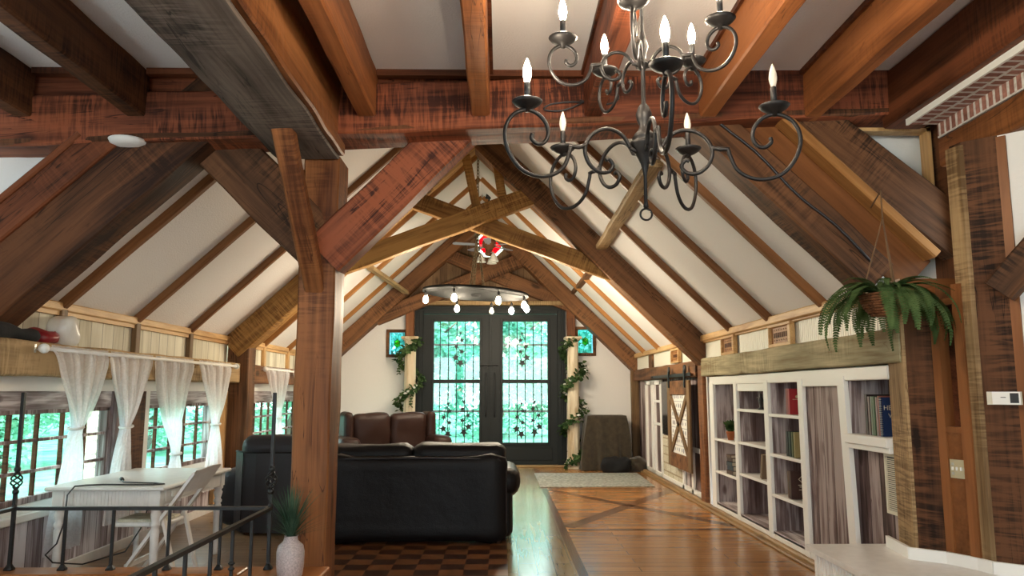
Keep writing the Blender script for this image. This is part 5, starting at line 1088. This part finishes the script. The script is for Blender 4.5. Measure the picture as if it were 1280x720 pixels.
tag(obj('vent_grille', vg, ['offwhite', 'darkplastic']), 'grey slatted vent grille on the plank panel under the thick ledge', 'vent')
# ornaments and books
def book(loc, th, h, d, col, label, lean=0, flat=False, group=None, spiral=False, rot=0):
    x, y, z = loc; t = thing('book', label, 'book', loc, group=group)   # spine towards the room (-x), cover towards -y
    mt = M.get('bk_%s' % (col,)) or plain('book_cover', col, .45); M['bk_%s' % (col,)] = mt
    m = MB(); c = .004
    if flat:
        m.box((x, y, z), (x + d, y + h, z + c)); m.box((x, y, z + th - c), (x + d, y + h, z + th)); m.box((x, y, z), (x + c, y + h, z + th)); obj('cover', m, mt, t)
        m = MB(); m.box((x + c, y + .004, z + c), (x + d - .006, y + h - .004, z + th - c)); obj('pages', m, 'pages', t)
    else:
        m.box((x, y, z), (x + d, y + c, z + h)); m.box((x, y + th - c, z), (x + d, y + th, z + h)); m.box((x, y, z), (x + c, y + th, z + h), bev=.001); obj('cover', m, mt, t)
        m = MB(); m.box((x + c, y + c, z + .005), (x + d - .006, y + th - c, z + h - .005)); obj('pages', m, 'pages', t)
    t.rotation_euler = (lean, 0, rot); return t
def textmesh(s, size):
    cu = bpy.data.curves.new('t', 'FONT'); cu.body = s; cu.size = size; cu.extrude = .0006; cu.align_x = 'CENTER'; o = bpy.data.objects.new('t', cu); C.objects.link(o)
    dg = bpy.context.evaluated_depsgraph_get(); me = bpy.data.meshes.new_from_object(o.evaluated_get(dg)); bpy.data.objects.remove(o); mb = MB()
    mb.add([v.co.copy() for v in me.vertices], [tuple(p.vertices) for p in me.polygons]); return mb
GB = 'books on the thick white ledge'
bl = book((xf + .035, 5.385, 1.137), .03, .27, .25, (.012, .03, .10), 'wire bound dark blue book, nearest on the thick white ledge', group=GB)
m = MB()
for k in range(20): m.tube([(xf + .035 + .009 * math.cos(a) - .002, 5.39 + .012 * math.sin(a), 1.15 + .0128 * k) for a in [2 * PI * i / 8 for i in range(8)]], .0016, 4, closed=True)
obj('wire_binding', m, 'steel', bl)
for s, sz, zz in (('HERB', .046, 1.32), ('VS', .046, 1.265)):
    mb = textmesh(s, sz); mb.v = [Vector((xf + .105 + p.x, 5.384 - p.z, zz + p.y)) for p in mb.v]; obj('cover_lettering', mb, 'pages', bl)
for i, (th, h, col, lb) in enumerate(((.02, .28, (.30, .10, .07), 'thin reddish brown book right behind the wire bound blue book'), (.018, .27, (.50, .38, .36), 'thin pale pink book behind the reddish brown book'), (.03, .275, (.10, .16, .09), 'dark green book in the middle of the ledge row'),
                                    (.022, .275, (.22, .27, .20), 'pale grey green book left of the dark green book'), (.028, .275, (.20, .15, .14), 'grey brown book second from the far end of the ledge row'), (.035, .29, (.03, .02, .02), 'black book at the far end of the ledge row'))):
    book((xf + .045, 5.435 + .036 * i, 1.137), th, h, .2, col, lb, group=GB)
t = book((xf + .03, 7.09, 1.238), .035, .235, .16, (.36, .025, .03), 'bright red book on the top shelf left of the plank door', group='books in the third bay')
mb = MB(); mb.lathe([(.014, 0), (.014, .001)], (0, 0, 0), 16, mat=Matrix.Translation((xf + .10, 7.089, 1.40)) @ Matrix.Rotation(PI / 2, 4, 'X')); mb.box((xf + .06, 7.088, 1.372), (xf + .14, 7.09, 1.378)); obj('gilt_mark', mb, 'brass', t)
book((xf + .03, 7.13, 1.238), .05, .235, .17, (.20, .02, .02), 'dark red book behind the bright red book', group='books in the third bay')
for i, (th, col, lb) in enumerate(((.028, (.30, .24, .10), 'olive tan book, nearest in the middle row of the third bay'), (.03, (.08, .09, .04), 'dark olive book second in the middle row of the third bay'), (.04, (.02, .035, .025), 'black green book third in the middle row of the third bay'), (.05, (.012, .014, .016), 'black book at the far end of the middle row of the third bay'))):
    book((xf + .02, 6.98 + .056 * i, .858), th, .225, .17, col, lb, group='books in the third bay')
t = book((xf + .02, 7.12, .478), .06, .25, .19, (.05, .022, .018), 'thick dark brown book with white emblem on the lower shelf', group='books in the third bay')
mb = MB(); ex, ez = xf + .115, .655
mb.tube([(ex + .024 * math.cos(PI / 2 * k), 7.117, ez + .024 * math.sin(PI / 2 * k)) for k in range(4)], .004, 5, closed=True)
for k, w_ in enumerate((.06, .035, .05)): mb.box((ex - w_ / 2, 7.116, .60 - .016 * k - (.01 if k == 2 else 0)), (ex + w_ / 2, 7.119, .606 - .016 * k - (.01 if k == 2 else 0)))
obj('cover_emblem', mb, 'pages', t)
book((xf + .03, 7.20, .478), .03, .24, .18, (.12, .07, .035), 'tan brown book behind the thick book with white emblem', group='books in the third bay')
z = .503
for i, (th, col, lb) in enumerate(((.045, (.10, .06, .045), 'dark brown book at the bottom of the lying stack'), (.05, (.03, .045, .07), 'dark blue book second from the bottom of the lying stack'), (.045, (.05, .06, .07), 'grey blue book in the middle of the lying stack'), (.042, (.06, .03, .025), 'brown book second from the top of the lying stack'), (.035, (.16, .10, .07), 'tan book on top of the lying stack'))):
    book((xf + .012 + .008 * (i % 2), 8.87 + .012 * i, z), th, .24 - .015 * i, .18, col, lb, flat=True, group='books lying in the first bay'); z += th + .001
t = book((xf + .015, 7.90, .568), .05, .25, .2, (.20, .13, .08), 'plain tan book leaning in the second bay', lean=.24, group=None)
pp = thing('potted_plant', 'small green plant in a terracotta pot on the first bay shelf', 'plant', (xf + .055, 9.04, .888))
m = MB(); m.lathe([(.034, 0), (.045, .075), (.052, .078), (.052, .10), (.044, .10), (.04, .08)], (xf + .055, 9.04, .888), 18); obj('terracotta_pot', m, 'terracotta', pp)
m = MB(); rnd = random.Random(8)
for i in range(90): leaf(m, Vector((xf + .055, 9.04, .98)) + Vector((rnd.uniform(-.02, .02), rnd.uniform(-.02, .02), rnd.uniform(0, .05))), Vector((rnd.uniform(-1, 1), rnd.uniform(-1, 1), rnd.uniform(.4, 1.9))), Vector((0, .3, 1)), rnd.uniform(.06, .12))
obj('leaves', m, 'ivy', pp)
m = MB(); m.lathe([(.03, 0), (.035, .01), (.012, .03), (.02, .07), (.028, .1), (.012, .13), (.016, .15), (.001, .17)], (xf + .05, 7.93, 1.262), 14); m.tube([(xf + .05, 7.93, 1.35), (xf + .04, 7.98, 1.39), (xf + .04, 8.03, 1.37)], .008, 6); tag(obj('black_figurine', m, 'iron'), 'small black figurine on the top shelf of the second bay', 'figurine')
m = MB(); yk, xk = 8.0, xb_ - .006
for a in (.5, -.5): m.tube([(xk, yk - .04 * math.cos(a + i * .25) * (1 if a > 0 else -1), .36 + .035 * math.sin(a + i * .5)) for i in range(9)], .008, 6)
tag(obj('iron_hook', m, 'iron'), 'small black hook on the back boards at the bottom of the second bay', 'hook')

# ------------------------------------------------------------------ far right: white panels, barn door
XP = XR + .05
fp = thing('white_panelling', 'white framed washed panels on the right wall beyond the barn door', 'panelling', (XP, 13.0, .05), kind='structure')
m = MB(); m.box((XP - .012, 10.25, .05), (XP + .01, 15.05, 1.66)); obj('back_boards', m, 'wash', fp)
m = MB()
for a, b in ((14.12, 14.22), (13.58, 13.68), (13.38, 13.48), (12.82, 12.92), (11.32, 11.42), (10.78, 10.88), (10.30, 10.38)): m.box((XP - .05, a, .05), (XP - .012, b, 1.62 if a > 12.4 else .66), bev=.004)
m.box((XP - .05, 12.82, 1.56), (XP - .012, 14.22, 1.64), bev=.004); m.box((XP - .05, 10.3, .05), (XP - .012, 14.22, .11), bev=.004); m.box((XP - .05, 10.3, .62), (XP - .012, 11.42, .68), bev=.004)
for z in (1.28, .90): m.box((XP - .045, 12.92, z - .02), (XP - .012, 13.38, z + .02))
obj('white_frame', m, 'white', fp)
m = MB(); m.box((XP - .03, 11.42, .10), (XP - .008, 12.82, .74)); obj('painted_bricks', m, 'stonewall', fp)
m = MB(); m.box((XP - .04, 11.30, .76), (XP - .006, 12.80, 1.60)); tag(obj('wall_screen', m, 'screen'), 'dark glossy screen half hidden behind the barn door', 'screen')
bd = thing('barn_door', 'brown barn door with cross braces and patterned panel on a black track', 'door', (XR - .08, 11.1, .36))
y0, y1, z0, z1, xd = 10.42, 11.80, .36, 1.60, XR - .085
def bpan(yA, yB, zA, zB, d=.03): m = MB(); m.box((xd - d, yA, zA), (xd, yB, zB), bev=.004); return m
obj('stile', bpan(y0, y0 + .16, z0, z1), 'doorframeZ', bd); obj('stile', bpan(y1 - .16, y1, z0, z1), 'doorframeZ', bd)
obj('rail', bpan(y0 + .16, y1 - .16, z1 - .20, z1), 'brown', bd); obj('rail', bpan(y0 + .16, y1 - .16, z0, z0 + .20), 'brown', bd)
m = MB(); m.box((xd - .006, y0 + .16, z0 + .2), (xd, y1 - .16, z1 - .2)); pm = obj('patterned_panel', m, 'white', bd)
m = MB(); rnd = random.Random(5)
for r_ in range(7):
    for c_ in range(8):
        yy, zz = y0 + .22 + c_ * .13 + rnd.uniform(-.02, .02), z0 + .26 + r_ * .125; m.lathe([(rnd.uniform(.022, .038), 0), (.012, .002)], (0, 0, 0), 7, mat=Matrix.Translation((xd - .007, yy, zz)) @ Matrix.Rotation(-PI / 2, 4, 'Y'))
    m.box((xd - .009, y0 + .16, z0 + .315 + r_ * .125), (xd - .006, y1 - .16, z0 + .323 + r_ * .125))
obj('printed_motifs', m, 'fanblade', pm)
for a, b in ((y0 + .16, y1 - .16), (y1 - .16, y0 + .16)): m = MB(); m.bar((xd - .018, a, z0 + .2), (xd - .018, b, z1 - .2), .09, .022, up=(1, 0, 0)); obj('cross_brace', m, 'doorframeZ', bd)
m = MB(); m.box((xd - .02, 10.36, 1.655), (xd - .008, 13.0, 1.70)); m.lathe([(.03, 0), (.03, .03)], (xd - .02, 12.95, 1.665), 10)
trk = tag(obj('door_track', m, 'iron'), 'black barn door track on the brown beam', 'track')
for y in (10.62, 11.62):
    m = MB(); m.box((xd - .05, y - .03, 1.50), (xd - .035, y + .03, 1.74)); m.lathe([(.055, -.012), (.06, 0), (.055, .012)], (0, 0, 0), 18, mat=Matrix.Translation((xd - .03, y, 1.755)) @ Matrix.Rotation(PI / 2, 4, 'Y')); obj('roller_hanger', m, 'iron', bd)

# ------------------------------------------------------------------ fittings
th = thing('thermostat', 'white thermostat with dark display on the right sawn post', 'thermostat', (2.93, 4.40, 1.38))
Pc = Vector((2.905, 4.428, 1.405)); dx = Vector((.2, -.22, 0)).normalized(); nn = Vector((-dx.y, dx.x, 0)); nn = -nn if nn.y > 0 else nn
def fbox(m, a, b, z0, z1, d0, d1, o=Pc):
    P = [o + dx * u + nn * d for u, d in ((a, d0), (b, d0), (b, d1), (a, d1))]; return m.add([(p.x, p.y, o.z + z) for z in (z0, z1) for p in P], [(3, 2, 1, 0), (4, 5, 6, 7), (0, 1, 5, 4), (1, 2, 6, 5), (2, 3, 7, 6), (3, 0, 4, 7)])
obj('case', fbox(MB(), -.085, .085, -.032, .042, -.004, .03), 'offwhite', th); obj('cover', fbox(MB(), -.055, .085, -.03, .042, .03, .04), 'white', th)
obj('display', fbox(MB(), .035, .078, -.022, .034, .04, .0415), 'darkplastic', th); obj('name_line', fbox(MB(), -.012, .014, .008, .012, .04, .0412), 'darkplastic', th)
sw_ = thing('switch_plate', 'pale metal plate of light switches on the cherry panel', 'switch', (2.79, 4.68, .93))
So = A_ + D_ * .125 + Nn * .004 + Vector((0, 0, .985)); dx, nn = D_, Nn
obj('plate', fbox(MB(), -.062, .062, -.055, .055, -.004, .006, So), 'brass', sw_)
for k in range(4):
    u = -.042 + .028 * k; m = fbox(MB(), u - .004, u + .004, -.008, .012, .006, .016, So); obj('toggle', m, 'white', sw_)
for q in ((-.05, -.034, .02, .036), (-.05, -.034, -.036, -.02), (.038, .048, .018, .03), (.03, .036, -.036, -.03)): obj('dial_or_screw', fbox(MB(), *q, .006, .009, So), 'steel', sw_)
m = MB(); m.lathe([(.001, -.045), (.07, -.042), (.115, -.025), (.125, -.004), (.12, 0)], (-2.62, 5.24, 3.196), 28); tag(obj('smoke_alarm', m, 'plaster'), 'white round alarm under the left end of the tie beam', 'smoke alarm')
m = MB(); m.tube(smooth([(.62, 5.16, 3.45), (.50, 5.155, 3.46), (.35, 5.15, 3.44), (.30, 5.15, 3.40), (.42, 5.14, 3.39), (.55, 5.14, 3.44), (.66, 5.15, 3.52), (.68, 5.15, 3.62)]), .006, 6); m.tube(smooth([(.55, 5.15, 3.47), (.72, 5.15, 3.44), (.82, 5.15, 3.48), (.80, 5.15, 3.55)]), .006, 6)
ec = tag(obj('electric_cable', m, 'darkplastic'), 'loose black cable stapled to the tie beam behind the chandelier', 'cable')
m = MB(); m.lathe([(.011, 0), (.009, .03), (.004, .045)], (.66, 5.145, 3.455), 8); m.lathe([(.011, 0), (.009, .03), (.004, .045)], (.685, 5.145, 3.485), 8); obj('wire_connector', m, plain('yellow_connector', (.75, .55, .05), .4), ec)
pts = []
for k in range(16): x = 1.40 + 1.18 * k / 15; pts.append((x, 5.245, roof(x) + .14 - .018 * math.sin(k * .9)))
m = MB(); m.tube(pts, .010, 6); tag(obj('dark_cord', m, 'darkplastic'), 'dark cord running down the rough right rafter', 'cord')

# ================================================================== OUTSIDE
g = MB(); g.add([(-60, -20, -.3), (-5.2, -20, -.3), (-5.2, 70, -.3), (-60, 70, -.3)], [(0, 1, 2, 3)]); g.add([(-5.2, 5.5, -.3), (-3.7, 5.5, -.3), (-3.7, 70, -.3), (-5.2, 70, -.3)], [(0, 1, 2, 3)]); g.add([(-3.7, 15.5, -.3), (50, 15.5, -.3), (50, 70, -.3), (-3.7, 70, -.3)], [(0, 1, 2, 3)])
struct('ground', g, 'lawn', 'green lawn outside the windows', 'lawn')
sp = MB(); sp.box((-5.38, 10.0, -.3), (-5.12, 10.26, 2.4)); sp.box((-5.42, 9.96, 2.4), (-5.08, 10.3, 2.5)); tag(obj('stone_pillar', sp, 'stone'), 'tan stone pillar outside the near left window', 'pillar')
def tree_mesh(seed, h, r, n, mat, s, label, loc, group):
    rnd = random.Random(seed); t = thing('tree', label, 'tree', loc, group=group); L = Vector(loc)
    m = MB(); m.tube([L + Vector((.25 * math.sin(k), .2 * math.cos(k * 1.3), h * .75 * k / 8)) for k in range(9)], [.17 * (1 - k / 11) for k in range(9)], 9)
    for k in range(6): a = k * 1.1; q = L + Vector((0, 0, h * (.25 + .07 * k))); m.tube([q, q + Vector((math.cos(a) * r * .4, math.sin(a) * r * .4, h * .1)), q + Vector((math.cos(a) * r * .8, math.sin(a) * r * .8, h * .22))], [.07, .05, .02], 6)
    obj('trunk', m, 'bark', t); m = MB(); cl = []
    for k in range(26): a = rnd.uniform(0, 2 * PI); q = rnd.random() ** .6; zz = rnd.uniform(.08, .95); cl.append((L + Vector((math.cos(a) * r * q * math.sin(PI * (.15 + .8 * zz)) ** .5, math.sin(a) * r * q * math.sin(PI * (.15 + .8 * zz)) ** .5, h * zz)), rnd.uniform(.5, 1.1) * r * .42))
    for i in range(n):
        c, rr = cl[i % 26]; d = Vector((rnd.gauss(0, 1), rnd.gauss(0, 1), rnd.gauss(0, 1))).normalized(); p = c + d * rr * rnd.random() ** .33; p.z = max(p.z, -.25)
        leaf(m, p, Vector((rnd.gauss(0, 1), rnd.gauss(0, 1), rnd.gauss(0, .6))), Vector((rnd.gauss(0, .5), rnd.gauss(0, .5), 1)), rnd.uniform(s * .7, s * 1.3))
    obj('foliage', m, mat, t); return t
tA = tree_mesh(1, 4.4, 2.6, 11000, 'tree1', .15, 'broad leafy tree outside beyond the left door leaf', (-2.7, 22.5, -.3), 'trees outside')
tB = tree_mesh(2, 3.8, 2.3, 11000, 'tree2', .14, 'light green tree outside beyond the right door leaf', (2.7, 24.0, -.3), 'trees outside')
spots = [((-.3, 30.5, -.3), 'A', 1.2, 'tall tree outside, centred farthest behind the double doors'), ((8.6, 25.0, -.3), 'A', 1.0, 'tree outside right of the double doors'), ((-7.6, 29.0, -.3), 'B', 1.2, 'tree outside beyond the left stained glass window'),
         ((-10.5, 12.6, -.3), 'A', .7, 'tree outside nearest the near left window'), ((-11.0, 17.3, -.3), 'B', .8, 'tree outside seen behind the second curtain'), ((-10.2, 22.3, -.3), 'A', .8, 'tree outside seen behind the fourth curtain'),
         ((-17.0, 15.4, -.3), 'B', 1.1, 'second row tree outside the near left window'), ((-17.2, 22.5, -.3), 'A', 1.1, 'second row tree outside beyond the table'), ((-15.5, 31.0, -.3), 'A', 1.2, 'farthest tree outside the left windows')]
for i, (p, k, s, lb) in enumerate(spots):
    c = copy_tree(tA if k == 'A' else tB); c.location = p; c.scale = (s, s, s); c.rotation_euler.z = i * 1.3; c['label'] = lb
